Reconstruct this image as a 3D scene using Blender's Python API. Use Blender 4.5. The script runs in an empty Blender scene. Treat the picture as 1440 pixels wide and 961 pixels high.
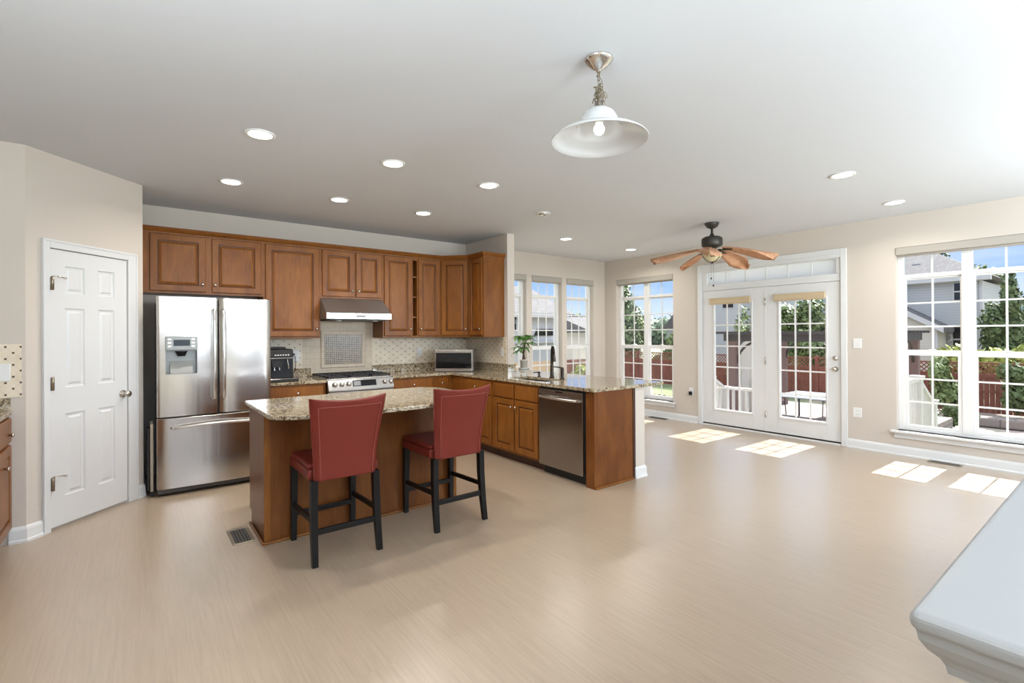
import bpy, bmesh, math, random
from mathutils import Vector, Matrix
random.seed(7)
PI = math.pi
SC = bpy.context.scene
COL = SC.collection

# ------------------------------------------------------------------ camera, sky, sun, exposure
YAW, PIT, ROLL, EYE = 0.6543, 0.0023153, -0.0057309, 1.4161
fw = Vector((math.sin(YAW)*math.cos(PIT), math.cos(YAW)*math.cos(PIT), math.sin(PIT)))
rt = Vector((math.cos(YAW), -math.sin(YAW), 0)); up = rt.cross(fw)
r2 = rt*math.cos(ROLL)+up*math.sin(ROLL); u2 = -rt*math.sin(ROLL)+up*math.cos(ROLL)
cam_d = bpy.data.cameras.new('camera'); cam = bpy.data.objects.new('camera', cam_d); COL.objects.link(cam)
M3 = Matrix((r2, u2, -fw)).transposed()
cam.matrix_world = Matrix.Translation((0, 0, EYE)) @ M3.to_4x4()
cam_d.sensor_width = 36; cam_d.lens = 686.24/1440*36; cam_d.shift_x = 0; cam_d.shift_y = (467.878-480.5)/1440
cam_d.clip_start = 0.02; cam_d.clip_end = 500
SC.camera = cam
SC.view_settings.view_transform = 'Standard'; SC.view_settings.look = 'None'
SC.view_settings.gamma = 1; SC.view_settings.use_curve_mapping = False
SC.view_settings.exposure = 0.22
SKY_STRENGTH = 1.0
SUN_STRENGTH = 14.0
DOWNLIGHT = 9.0
FILL_POWER = 175.0

w = bpy.data.worlds.new('sky'); SC.world = w; w.use_nodes = True
nt = w.node_tree; nt.nodes.clear()
def N(tree, typ, **kw):
    n = tree.nodes.new(typ)
    for k, v in kw.items(): setattr(n, k, v)
    return n
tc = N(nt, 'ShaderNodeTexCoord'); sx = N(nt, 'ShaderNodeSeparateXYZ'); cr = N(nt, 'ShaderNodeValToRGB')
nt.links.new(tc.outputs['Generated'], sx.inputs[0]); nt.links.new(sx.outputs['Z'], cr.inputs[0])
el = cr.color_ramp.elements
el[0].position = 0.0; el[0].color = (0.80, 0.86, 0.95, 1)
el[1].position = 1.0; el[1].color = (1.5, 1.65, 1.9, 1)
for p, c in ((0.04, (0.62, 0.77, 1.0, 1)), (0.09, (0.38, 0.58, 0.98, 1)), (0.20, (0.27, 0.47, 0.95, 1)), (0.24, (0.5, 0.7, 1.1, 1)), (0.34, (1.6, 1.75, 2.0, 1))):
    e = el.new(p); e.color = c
# soft cloud streaks near the horizon
nz = N(nt, 'ShaderNodeTexNoise'); mp = N(nt, 'ShaderNodeMapping'); mp.inputs['Scale'].default_value = (2, 2, 9)
nt.links.new(tc.outputs['Generated'], mp.inputs[0]); nt.links.new(mp.outputs[0], nz.inputs['Vector']); nz.inputs['Scale'].default_value = 2.2
nz.inputs['Detail'].default_value = 5
cl = N(nt, 'ShaderNodeValToRGB'); cl.color_ramp.elements[0].position = .52; cl.color_ramp.elements[1].position = .72
nt.links.new(nz.outputs['Fac'], cl.inputs[0])
mx = N(nt, 'ShaderNodeMixRGB'); mx.inputs[2].default_value = (0.85, 0.9, 1.0, 1)
mm = N(nt, 'ShaderNodeMath', operation='MULTIPLY'); mm.inputs[1].default_value = .5
nt.links.new(cl.outputs[0], mm.inputs[0]); nt.links.new(mm.outputs[0], mx.inputs[0]); nt.links.new(cr.outputs[0], mx.inputs[1])
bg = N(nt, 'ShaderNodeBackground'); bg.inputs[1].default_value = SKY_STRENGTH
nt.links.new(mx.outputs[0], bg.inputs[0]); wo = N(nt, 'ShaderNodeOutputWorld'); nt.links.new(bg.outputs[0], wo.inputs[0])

sd = bpy.data.lights.new('sun', 'SUN'); sun = bpy.data.objects.new('sun', sd); COL.objects.link(sun)
sd.energy = SUN_STRENGTH; sd.angle = math.radians(0.25); sd.color = (1.0, 0.97, 0.93)
sun.location = (20, 0, 20)
sun.rotation_euler = Vector((-1.05, 0.02, -1.0)).to_track_quat('-Z', 'Y').to_euler()

def area(name, loc, size, power, color, direction=(0, 0, -1), sy=None, spread=None):
    d = bpy.data.lights.new(name, 'AREA'); o = bpy.data.objects.new(name, d); COL.objects.link(o)
    d.energy = power; d.color = color; o.location = loc
    if sy: d.shape = 'RECTANGLE'; d.size = size; d.size_y = sy
    else: d.shape = 'DISK'; d.size = size
    if spread: d.spread = spread
    o.rotation_euler = Vector(direction).to_track_quat('-Z', 'Y').to_euler()
    return o
# unseen fill lamps added under the ceiling behind the viewer
area('ceiling_fill', (0.6, -2.2, 2.70), 1.4, 40, (0.88, 0.95, 1.0))
area('ceiling_fill', (4.8, -2.2, 2.70), 1.4, 40, (0.88, 0.95, 1.0))
# added upward fill lamps, out of view, to brighten ceiling and room
for fx_, fy_, k_, ti_ in ((1.6, -2.1, 1.15, .35), (5.0, -2.1, 1.15, .62), (-.70, 0.5, .36, .15)):
    area('upward_fill', (fx_, fy_, 1.75), 1.5 if k_ > .5 else .9, FILL_POWER*k_, (0.79, 0.90, 1.0), (0, ti_, 1.0))

# ------------------------------------------------------------------ materials
MATS = {}
class NT:
    """small helper to write node graphs"""
    def __init__(s, name):
        s.m = bpy.data.materials.new(name); s.m.use_nodes = True; s.t = s.m.node_tree; s.t.nodes.clear()
        s.out = s.n('ShaderNodeOutputMaterial'); s.b = s.n('ShaderNodeBsdfPrincipled'); s.l(s.b.outputs[0], s.out.inputs[0])
        MATS[name] = s.m
    def n(s, typ, **kw): return N(s.t, typ, **kw)
    def l(s, a, b): s.t.links.new(a, b)
    def inp(s, sock, v):
        if hasattr(v, 'is_output'): s.l(v, sock)
        else:
            if isinstance(v, (tuple, list)) and len(v) == 3 and sock.type == 'RGBA': v = (*v, 1)
            sock.default_value = v
    def set(s, **kw):
        names = dict(color='Base Color', rough='Roughness', metal='Metallic', spec='Specular IOR Level', trans='Transmission Weight', emit='Emission Color', estr='Emission Strength', normal='Normal', aniso='Anisotropic', coat='Coat Weight', coatr='Coat Roughness', alpha='Alpha', ior='IOR', sss='Subsurface Weight')
        for k, v in kw.items(): s.inp(s.b.inputs[names[k]], v)
        return s
    def math(s, op, a, b=0.0, c=None):
        n = s.n('ShaderNodeMath', operation=op); s.inp(n.inputs[0], a); s.inp(n.inputs[1], b)
        if c is not None: s.inp(n.inputs[2], c)
        return n.outputs[0]
    def uv(s, sc=(1, 1, 1), rot=(0, 0, 0), src='UV'):
        t = s.n('ShaderNodeTexCoord'); m = s.n('ShaderNodeMapping'); m.inputs['Scale'].default_value = sc; m.inputs['Rotation'].default_value = rot
        s.l(t.outputs[src], m.inputs[0]); return m.outputs[0]
    def noise(s, vec, scale, detail=3, rough=.5, dist=0, out='Fac'):
        n = s.n('ShaderNodeTexNoise'); s.inp(n.inputs['Vector'], vec); s.inp(n.inputs['Scale'], scale)
        n.inputs['Detail'].default_value = detail; n.inputs['Roughness'].default_value = rough; n.inputs['Distortion'].default_value = dist
        return n.outputs[out]
    def ramp(s, fac, stops):
        n = s.n('ShaderNodeValToRGB'); s.inp(n.inputs[0], fac); e = n.color_ramp.elements
        while len(e) < len(stops): e.new(0.5)
        for i, (p, c) in enumerate(stops):
            e[i].position = p; e[i].color = (*c, 1) if len(c) == 3 else c
        return n.outputs[0]
    def mix(s, f, a, b, mode='MIX'):
        n = s.n('ShaderNodeMixRGB', blend_type=mode); s.inp(n.inputs[0], f); s.inp(n.inputs[1], a); s.inp(n.inputs[2], b); return n.outputs[0]
    def bump(s, h, strength=.1, dist=.01):
        n = s.n('ShaderNodeBump'); s.inp(n.inputs['Height'], h); n.inputs['Strength'].default_value = strength; n.inputs['Distance'].default_value = dist
        s.set(normal=n.outputs[0]); return s
    def xyz(s, vec):
        n = s.n('ShaderNodeSeparateXYZ'); s.l(vec, n.inputs[0]); return n.outputs
def srgb(r, g, b):
    f = lambda c: ((c/255+.055)/1.055)**2.4 if c/255 > .04045 else c/255/12.92
    return (f(r), f(g), f(b))
def plain(name, color, rough=.5, **kw):
    s = NT(name); s.set(color=color, rough=rough, **kw)
    # a faint uneven tone keeps large plain surfaces from looking synthetic
    v = s.noise(s.uv(src='Object'), 3.0, 4)
    s.set(color=s.mix(s.math('MULTIPLY', v, .10), color, tuple(c*.8 for c in color)))
    return s.m

s = NT('wall_paint'); o_ = s.uv(src='Object')
s.set(color=s.mix(s.noise(o_, 1.5, 2), (.60, .54, .475), (.62, .56, .495)), rough=.75, spec=.25)
s.bump(s.noise(o_, 350, 2), .04, .002)
s = NT('ceiling_paint'); s.set(color=(.63, .645, .67), rough=.9, spec=.15); s.bump(s.noise(s.uv(src='Object'), 300, 2), .04, .002)
plain('trim_white', (.74, .745, .74), .38)
plain('door_white', (.70, .705, .705), .35)
plain('plastic_white', (.80, .80, .78), .3)
plain('vinyl_white', (.80, .795, .78), .35)
plain('shade_beige', (.42, .385, .34), .8)
plain('black_plastic', (.006, .006, .007), .45, spec=.3)
plain('black_matte', (.015, .014, .014), .6)
plain('grille_grey', (.07, .065, .06), .5)
plain('black_wood', (.005, .005, .0055), .38, spec=.3)
plain('bronze', (.05, .04, .032), .3, metal=.85)
plain('fan_bronze', (.055, .05, .042), .45, metal=.4)
plain('nickel', (.62, .58, .52), .25, metal=1.0)
plain('chrome', (.75, .73, .70), .12, metal=1.0)
plain('brass_old', (.32, .27, .20), .35, metal=1.0)
plain('dark_glass', (.008, .009, .011), .05)
plain('terracotta_white', (.62, .60, .54), .5)
plain('pot_band', (.25, .27, .25), .5)
plain('soil', (.03, .02, .012), .9)
plain('trunk_brown', (.10, .05, .03), .8)
plain('bark', (.12, .09, .065), .9)
plain('dispenser_grey', (.30, .31, .30), .35, metal=.3)
plain('tan_metal', (.42, .35, .27), .4, metal=.2)
plain('cap_white', (.31, .31, .305), .32)
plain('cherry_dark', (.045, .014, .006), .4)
plain('pergola_dark', (.045, .035, .035), .6)
plain('pergola_brown', (.16, .10, .09), .7)
plain('canopy_cloth', (.62, .58, .52), .9)
plain('umbrella_cloth', (.62, .56, .48), .9)
plain('patio_table_top', (.33, .35, .37), .3)
plain('patio_metal', (.05, .05, .055), .5)
plain('patio_sling', (.22, .20, .19), .8)
plain('house_white', (.52, .52, .53), .7)
plain('gable_blue', (.30, .40, .50), .7)
plain('fence_tan', (.50, .36, .24), .85)
plain('door_mat_red', (.42, .2, .15), .85)
plain('concrete', (.28, .25, .23), .9)
plain('label_grey', (.25, .25, .26), .4)
plain('label_red', (.45, .03, .04), .4)

# floor planks
s = NT('oak_floor'); uvv = s.uv()
X = s.xyz(uvv); comb = s.n('ShaderNodeCombineXYZ'); s.l(X[1], comb.inputs[0]); s.l(X[0], comb.inputs[1])
br = s.n('ShaderNodeTexBrick'); br.offset = .37; s.l(comb.outputs[0], br.inputs['Vector'])
for k, v in (('Scale', 1.0), ('Mortar Size', .0012), ('Mortar Smooth', .3), ('Brick Width', 1.22), ('Row Height', .18), ('Bias', 0.0)): br.inputs[k].default_value = v
br.inputs['Color1'].default_value = (0, 0, 0, 1); br.inputs['Color2'].default_value = (1, 1, 1, 1); br.inputs['Mortar'].default_value = (.5, .5, .5, 1)
tone = s.xyz(br.outputs['Color'])[0]
off = s.n('ShaderNodeCombineXYZ'); s.l(s.math('MULTIPLY', tone, 37.0), off.inputs[0]); s.l(s.math('MULTIPLY', tone, 17.0), off.inputs[1])
va = s.n('ShaderNodeVectorMath', operation='ADD'); s.l(uvv, va.inputs[0]); s.l(off.outputs[0], va.inputs[1])
def stretched(vec, sc):
    m = s.n('ShaderNodeMapping'); m.inputs['Scale'].default_value = sc; s.l(vec, m.inputs[0]); return m.outputs[0]
g1 = s.noise(stretched(va.outputs[0], (60, 3.0, 1)), 1.0, 5, .6, .4)
g2 = s.noise(stretched(va.outputs[0], (7, 1.1, 1)), 1.0, 3, .5, 1.2)
wv = s.n('ShaderNodeTexWave', bands_direction='X'); s.l(stretched(va.outputs[0], (9, .9, 1)), wv.inputs['Vector'])
wv.inputs['Scale'].default_value = 1.3; wv.inputs['Distortion'].default_value = 9; wv.inputs['Detail'].default_value = 3; wv.inputs['Detail Scale'].default_value = .8
c = s.ramp(g1, [(.25, (.350, .268, .190)), (.5, (.420, .330, .240)), (.78, (.480, .385, .287))])
c = s.mix(s.math('MULTIPLY', g2, .35), c, (.42, .32, .225))
c = s.mix(s.math('MULTIPLY', s.ramp(wv.outputs['Fac'], [(.0, (1, 1, 1)), (.18, (0, 0, 0))]), .16), c, (.33, .235, .15))
c = s.mix(s.math('MULTIPLY', tone, .10), c, (.40, .30, .21))
c = s.mix(s.math('MULTIPLY', br.outputs['Fac'], .28), c, (.26, .19, .13))
s.set(color=c, rough=s.math('ADD', s.math('MULTIPLY', g1, .14), .24), spec=.75, coat=.55, coatr=.30)
s.bump(g1, .05, .002)

# cabinet wood
def wood(name, c1, c2, c3, rough=.33, sc=(1, 1, 1)):
    s = NT(name); u = s.uv()
    def st(k):
        m = s.n('ShaderNodeMapping'); m.inputs['Scale'].default_value = k; s.l(u, m.inputs[0]); return m.outputs[0]
    a = s.noise(st((70*sc[0], 5*sc[1], 1)), 1, 5, .6, .3); b = s.noise(st((6*sc[0], 2*sc[1], 1)), 1, 3, .5, .8)
    f = s.math('ADD', s.math('MULTIPLY', a, .45), s.math('MULTIPLY', b, .55))
    s.set(color=s.ramp(f, [(.3, c1), (.5, c2), (.7, c3)]), rough=rough, spec=.27)
    s.bump(a, .04, .001); return s.m
wood('cabinet_wood', (.135, .042, .0085), (.215, .075, .013), (.290, .112, .021))
wood('cabinet_groove', (.05, .016, .006), (.07, .022, .009), (.09, .03, .012))
wood('island_wood', (.100, .030, .007), (.155, .051, .0115), (.212, .078, .018))
wood('palm_blade', (.45, .21, .11), (.62, .34, .20), (.74, .46, .30), .5)
wood('fence_wood', (.13, .045, .032), (.19, .068, .048), (.25, .095, .068), .8, (.6, .6, 1))
wood('woven_shade', (.50, .38, .24), (.58, .46, .30), (.64, .52, .36), .8, (.03, 14, 1))

# granite
s = NT('granite'); o_ = s.uv(src='Object')
m1 = s.noise(o_, 38, 6, .7, .6); m2 = s.noise(o_, 95, 3, .6); vr = s.n('ShaderNodeTexVoronoi'); s.l(o_, vr.inputs['Vector']); vr.inputs['Scale'].default_value = 70
base = s.ramp(m1, [(.34, (.025, .017, .012)), (.43, (.16, .11, .065)), (.49, (.42, .34, .22)), (.60, (.54, .46, .33)), (.70, (.34, .28, .20))])
base = s.mix(s.ramp(m2, [(.53, (0, 0, 0)), (.60, (1, 1, 1))]), base, (.10, .070, .042))
base = s.mix(s.ramp(s.noise(o_, 18, 4, .6), [(.55, (0, 0, 0)), (.70, (.6, .6, .6))]), base, (.62, .57, .46))
s.set(color=base, rough=.07, spec=.6)

# backsplash tiles
def dots(name, scx, scz):
    s = NT(name); u = s.xyz(s.uv())
    U = s.math('DIVIDE', u[0], scx); V = s.math('DIVIDE', u[1], scz)
    def cell(dU, dV):
        a = s.math('SUBTRACT', s.math('FRACT', s.math('ADD', U, dU+.5)), .5); b = s.math('SUBTRACT', s.math('FRACT', s.math('ADD', V, dV+.5)), .5)
        r = s.math('ADD', s.math('MULTIPLY', s.math('ABSOLUTE', a), scx), s.math('MULTIPLY', s.math('ABSOLUTE', b), scz))
        return s.math('LESS_THAN', r, .0085)
    d = s.math('MAXIMUM', cell(0, 0), cell(.5, .5))
    def line(x):
        return s.math('LESS_THAN', s.math('ABSOLUTE', s.math('SUBTRACT', s.math('FRACT', s.math('ADD', x, .5)), .5)), .018)
    g = s.math('MAXIMUM', line(s.math('ADD', U, V)), line(s.math('SUBTRACT', U, V)))
    n = s.noise(s.uv(), 9, 5, .6)
    c = s.ramp(n, [(.3, (.70, .60, .45)), (.7, (.82, .73, .58))])
    c = s.mix(s.math('MULTIPLY', g, .35), c, (.36, .30, .23)); c = s.mix(d, c, (.055, .032, .022))
    s.set(color=c, rough=.4)
dots('dot_tile', .118, .0815)
dots('dot_tile_left', .075, .0815)
s = NT('subway_tile'); br = s.n('ShaderNodeTexBrick'); s.l(s.uv(), br.inputs['Vector']); br.offset = .5
for k, v in (('Scale', 1.0), ('Mortar Size', .0014), ('Brick Width', .10), ('Row Height', .075), ('Mortar Smooth', .2)): br.inputs[k].default_value = v
br.inputs['Color1'].default_value = (.66, .56, .42, 1); br.inputs['Color2'].default_value = (.60, .50, .37, 1); br.inputs['Mortar'].default_value = (.36, .29, .21, 1)
n = s.noise(s.uv((14, 50, 1)), 1, 4, .6)
s.set(color=s.mix(s.math('MULTIPLY', n, .4), br.outputs['Color'], (.60, .50, .38)), rough=.45)
s = NT('mosaic_tile'); br = s.n('ShaderNodeTexBrick'); s.l(s.uv(), br.inputs['Vector']); br.offset = 0
for k, v in (('Scale', 1.0), ('Mortar Size', .0030), ('Brick Width', .0232), ('Row Height', .0232), ('Mortar Smooth', .1), ('Bias', -.1)): br.inputs[k].default_value = v
br.inputs['Color1'].default_value = (.03, .018, .012, 1); br.inputs['Color2'].default_value = (.20, .14, .10, 1); br.inputs['Mortar'].default_value = (.52, .44, .33, 1)
s.set(color=br.outputs['Color'], rough=.3)

# metals
def steel(name, col, rough, sc):
    s = NT(name); n = s.noise(s.uv(sc), 1, 3, .6)
    s.set(color=col, metal=1.0, rough=s.math('ADD', s.math('MULTIPLY', n, .05), rough), aniso=.5)
steel('stainless', (.53, .505, .475), .25, (1.2, 260, 1))
steel('fridge_steel', (.54, .51, .475), .20, (1.2, 260, 1))
def streaks(m):
    t = m.node_tree; b_ = [n for n in t.nodes if n.type == 'BSDF_PRINCIPLED'][0]
    c = N(t, 'ShaderNodeTexCoord'); p = N(t, 'ShaderNodeMapping'); p.inputs['Scale'].default_value = (11, .55, 1); q = N(t, 'ShaderNodeTexNoise'); q.inputs['Scale'].default_value = 1; q.inputs['Detail'].default_value = 1
    u = N(t, 'ShaderNodeBump'); u.inputs['Strength'].default_value = .35; u.inputs['Distance'].default_value = .006
    t.links.new(c.outputs['UV'], p.inputs[0]); t.links.new(p.outputs[0], q.inputs['Vector']); t.links.new(q.outputs['Fac'], u.inputs['Height']); t.links.new(u.outputs[0], b_.inputs['Normal'])
streaks(MATS['fridge_steel'])
steel('stainless_dark', (.36, .335, .31), .22, (1.2, 260, 1))
steel('hood_steel', (.30, .285, .27), .36, (1.2, 260, 1))
MATS['hood_steel'].node_tree.nodes['Principled BSDF'].inputs['Metallic'].default_value = .8
steel('stainless_light', (.74, .73, .71), .22, (1.2, 260, 1))

# leather
s = NT('red_leather'); o_ = s.uv(src='Object'); vr = s.n('ShaderNodeTexVoronoi'); s.l(o_, vr.inputs['Vector']); vr.inputs['Scale'].default_value = 420
s.set(color=s.mix(s.noise(o_, 5, 3), (.150, .019, .012), (.185, .026, .017)), rough=.42, spec=.3); s.bump(vr.outputs['Distance'], .12, .001)
plain('leather_piping', (.27, .055, .038), .35)

# window glass
def glass_mat(name, tint=(1, 1, 1), refl=.06):
    m = bpy.data.materials.new(name); m.use_nodes = True; t = m.node_tree; t.nodes.clear()
    a = N(t, 'ShaderNodeBsdfTransparent'); a.inputs[0].default_value = (*tint, 1); b = N(t, 'ShaderNodeBsdfGlossy'); b.inputs['Roughness'].default_value = .02
    f = N(t, 'ShaderNodeFresnel'); f.inputs[0].default_value = 1.35; x = N(t, 'ShaderNodeMixShader'); o = N(t, 'ShaderNodeOutputMaterial')
    t.links.new(f.outputs[0], x.inputs[0]); t.links.new(a.outputs[0], x.inputs[1]); t.links.new(b.outputs[0], x.inputs[2]); t.links.new(x.outputs[0], o.inputs[0])
    MATS[name] = m
glass_mat('window_glass', (.97, .98, .98))
def translucent(name, col, f=.5):
    m = bpy.data.materials.new(name); m.use_nodes = True; t = m.node_tree; t.nodes.clear()
    a = N(t, 'ShaderNodeBsdfDiffuse'); a.inputs[0].default_value = (*col, 1); b = N(t, 'ShaderNodeBsdfTranslucent'); b.inputs[0].default_value = (*col, 1)
    x = N(t, 'ShaderNodeMixShader'); x.inputs[0].default_value = f; o = N(t, 'ShaderNodeOutputMaterial')
    t.links.new(a.outputs[0], x.inputs[1]); t.links.new(b.outputs[0], x.inputs[2]); t.links.new(x.outputs[0], o.inputs[0]); MATS[name] = m
translucent('frosted_pane', (.97, .98, 1.0), .88)
s = NT('opal_glass'); s.set(color=(.80, .81, .82), rough=.12, trans=.25, ior=1.3, coat=.3)
s = NT('amber_glass'); s.set(color=(.62, .56, .34), rough=.2, sss=.2)
s = NT('lamp_glow'); s.set(color=(1, 1, 1), emit=(1, .97, .92, 1), estr=6.0)
s = NT('bulb_glow'); s.set(color=(1, 1, 1), emit=(1, .97, .92, 1), estr=3.0)
s = NT('display_glow'); s.set(color=(.01, .01, .012), rough=.1, emit=(.5, .75, .9, 1), estr=.05)

# outdoors
s = NT('siding_grey'); u = s.xyz(s.uv()); f = s.math('FRACT', s.math('DIVIDE', u[1], .125))
s.set(color=s.mix(s.math('LESS_THAN', f, .12), (.46, .465, .48), (.34, .345, .36)), rough=.7); s.bump(f, .5, .01)
s = NT('siding_beige'); u = s.xyz(s.uv()); f = s.math('FRACT', s.math('DIVIDE', u[1], .125))
s.set(color=s.mix(s.math('LESS_THAN', f, .12), (.56, .53, .47), (.43, .40, .36)), rough=.7); s.bump(f, .5, .01)
s = NT('shingles'); br = s.n('ShaderNodeTexBrick'); s.l(s.uv(), br.inputs['Vector'])
for k, v in (('Scale', 1.0), ('Mortar Size', .012), ('Brick Width', .3), ('Row Height', .14)): br.inputs[k].default_value = v
br.inputs['Color1'].default_value = (.135, .13, .13, 1); br.inputs['Color2'].default_value = (.10, .095, .10, 1); br.inputs['Mortar'].default_value = (.10, .095, .095, 1)
s.set(color=br.outputs['Color'], rough=.9)
s = NT('lawn'); o_ = s.uv(src='Object')
s.set(color=s.mix(s.ramp(s.noise(o_, .25, 3), [(.45, (0, 0, 0)), (.6, (1, 1, 1))]), (.14, .20, .07), (.42, .34, .30)), rough=.95)
s = NT('patio_stone'); br = s.n('ShaderNodeTexBrick'); s.l(s.uv(), br.inputs['Vector'])
for k, v in (('Scale', 1.0), ('Mortar Size', .02), ('Brick Width', .6), ('Row Height', .4)): br.inputs[k].default_value = v
br.inputs['Color1'].default_value = (.27, .215, .19, 1); br.inputs['Color2'].default_value = (.21, .185, .18, 1); br.inputs['Mortar'].default_value = (.13, .115, .11, 1)
s.set(color=br.outputs['Color'], rough=.9)
def leafm(name, c1, c2):
    s = NT(name); n = s.noise(s.uv(src='Object'), 2.5, 4, .7)
    s.set(color=s.ramp(n, [(.35, c1), (.65, c2)]), rough=.6, spec=.3)
leafm('leaf_dark', (.055, .085, .03), (.14, .19, .075))
leafm('leaf_mid', (.09, .13, .045), (.24, .30, .12))
leafm('leaf_lime', (.19, .24, .035), (.42, .44, .12))
leafm('leaf_plant', (.05, .15, .025), (.14, .30, .06))
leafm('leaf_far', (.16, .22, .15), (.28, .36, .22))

# ------------------------------------------------------------------ builders
ROOT = {}      # object name -> matrix of the space its meshes are given in
class B:
    """collects shapes for one mesh object"""
    def __init__(s): s.bm = bmesh.new()
    def face(s, pts):
        vs = [s.bm.verts.new(p) for p in pts]
        try: return s.bm.faces.new(vs)
        except ValueError: return None
    def box(s, x0, x1, y0, y1, z0, z1):
        if x0 > x1: x0, x1 = x1, x0
        if y0 > y1: y0, y1 = y1, y0
        if z0 > z1: z0, z1 = z1, z0
        v = [s.bm.verts.new((x, y, z)) for z in (z0, z1) for y in (y0, y1) for x in (x0, x1)]
        for f in ((0, 2, 3, 1), (4, 5, 7, 6), (0, 1, 5, 4), (2, 6, 7, 3), (0, 4, 6, 2), (1, 3, 7, 5)): s.bm.faces.new([v[i] for i in f])
        return s
    def prism(s, pts, z0, z1, axis='z'):
        """polygon extruded along an axis. pts (a,b): for z (x,y); for x (y,z); for y (x,z)"""
        def P(a, b, c): return {'z': (a, b, c), 'x': (c, a, b), 'y': (a, c, b)}[axis]
        lo = [s.bm.verts.new(P(a, b, z0)) for a, b in pts]; hi = [s.bm.verts.new(P(a, b, z1)) for a, b in pts]
        n = len(pts)
        s.bm.faces.new(lo[::-1]); s.bm.faces.new(hi)
        for i in range(n): s.bm.faces.new((lo[i], lo[(i+1) % n], hi[(i+1) % n], hi[i]))
        return s
    def beam(s, a, b, wx, wz, up=(0, 0, 1), w2=None):
        """rectangular bar from a to b, section wx by wz, w2 = section at b"""
        a, b = Vector(a), Vector(b); d = (b-a).normalized(); u = Vector(up)
        if abs(d.dot(u)) > .98: u = Vector((0, 1, 0))
        x = d.cross(u).normalized(); z = x.cross(d)
        w2 = w2 or (wx, wz); R = []
        for p, (p1, p2) in ((a, (wx, wz)), (b, w2)):
            R.append([s.bm.verts.new(p+x*sx*p1/2+z*sz*p2/2) for sx, sz in ((-1, -1), (1, -1), (1, 1), (-1, 1))])
        s.bm.faces.new(R[0][::-1]); s.bm.faces.new(R[1])
        for i in range(4): s.bm.faces.new((R[0][i], R[0][(i+1) % 4], R[1][(i+1) % 4], R[1][i]))
        return s
    def tube(s, pts, r, seg=8, cap=True):
        pts = [Vector(p) for p in pts]; rings = []; rr = r if isinstance(r, (list, tuple)) else [r]*len(pts); prev = None
        for i, p in enumerate(pts):
            d = (pts[min(i+1, len(pts)-1)]-pts[max(i-1, 0)]).normalized()
            if prev is None: x = d.cross(Vector((0, 0, 1)) if abs(d.z) < .9 else Vector((1, 0, 0))).normalized()
            else: x = (prev-d*prev.dot(d)).normalized()
            prev = x; y = d.cross(x)
            rings.append([s.bm.verts.new(p+(x*math.cos(2*PI*k/seg)+y*math.sin(2*PI*k/seg))*rr[i]) for k in range(seg)])
        for a, b in zip(rings, rings[1:]):
            for k in range(seg): s.bm.faces.new((a[k], a[(k+1) % seg], b[(k+1) % seg], b[k])).smooth = True
        if cap: s.bm.faces.new(rings[0][::-1]); s.bm.faces.new(rings[-1])
        return s
    def lathe(s, prof, c=(0, 0, 0), seg=24, axis='z', cap=True):
        """prof list of (r, h) from c along axis (or any direction vector)"""
        if isinstance(axis, str): ax = {'x': Vector((1, 0, 0)), 'y': Vector((0, 1, 0)), 'z': Vector((0, 0, 1))}[axis]
        else: ax = Vector(axis).normalized()
        x = ax.orthogonal().normalized(); y = ax.cross(x); c = Vector(c); rings = []
        for r, h in prof:
            if r < 1e-6: rings.append([s.bm.verts.new(c+ax*h)])
            else: rings.append([s.bm.verts.new(c+ax*h+(x*math.cos(2*PI*k/seg)+y*math.sin(2*PI*k/seg))*r) for k in range(seg)])
        for a, b in zip(rings, rings[1:]):
            for k in range(seg):
                q = (k+1) % seg
                if len(a) == 1 and len(b) == 1: continue
                if len(a) == 1: f = s.bm.faces.new((a[0], b[q], b[k]))
                elif len(b) == 1: f = s.bm.faces.new((a[k], a[q], b[0]))
                else: f = s.bm.faces.new((a[k], a[q], b[q], b[k]))
                f.smooth = True
        if cap:
            if len(rings[0]) > 1: s.bm.faces.new(rings[0][::-1])
            if len(rings[-1]) > 1: s.bm.faces.new(rings[-1])
        return s
    def ball(s, c, r, seg=12, sq=(1, 1, 1)):
        m = Matrix.Translation(c) @ Matrix.Diagonal((r*sq[0], r*sq[1], r*sq[2], 1))
        g = bmesh.ops.create_uvsphere(s.bm, u_segments=seg, v_segments=max(6, seg//2+2), radius=1, matrix=m)
        for v in g['verts']:
            for f in v.link_faces: f.smooth = True
        return s
    def xform(s, m): bmesh.ops.transform(s.bm, matrix=m, verts=s.bm.verts); return s
    def build(s, name, mat, parent=None, world=True, bevel=0, seg=2, smooth=False, kind=None, tagd=None, subsurf=0):
        bm = s.bm
        bmesh.ops.recalc_face_normals(bm, faces=bm.faces)
        uvl = bm.loops.layers.uv.verify()
        for f in bm.faces:
            n = f.normal
            ax = max(range(3), key=lambda i: abs(n[i]))
            if ax != 2 and abs(n.z) < .98:
                h = Vector((-n.y, n.x, 0)); h = h.normalized() if h.length > 1e-6 else Vector((1, 0, 0))
                if h.x < -.01 or (abs(h.x) <= .01 and h.y < 0): h = -h
                for l in f.loops: l[uvl].uv = (l.vert.co.dot(h), l.vert.co.z/max(.2, math.sqrt(max(0.0, 1-n.z*n.z))))
            else:
                for l in f.loops: l[uvl].uv = (l.vert.co.x, l.vert.co.y)
            if smooth: f.smooth = True
        pm = ROOT.get(parent.name) if parent else None
        if pm is not None and world: bmesh.ops.transform(bm, matrix=pm.inverted(), verts=bm.verts)
        me = bpy.data.meshes.new(name); bm.to_mesh(me); bm.free()
        me.materials.append(MATS[mat])
        o = bpy.data.objects.new(name, me); COL.objects.link(o)
        if parent: o.parent = parent
        ROOT[o.name] = pm if pm is not None else Matrix.Identity(4)
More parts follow.
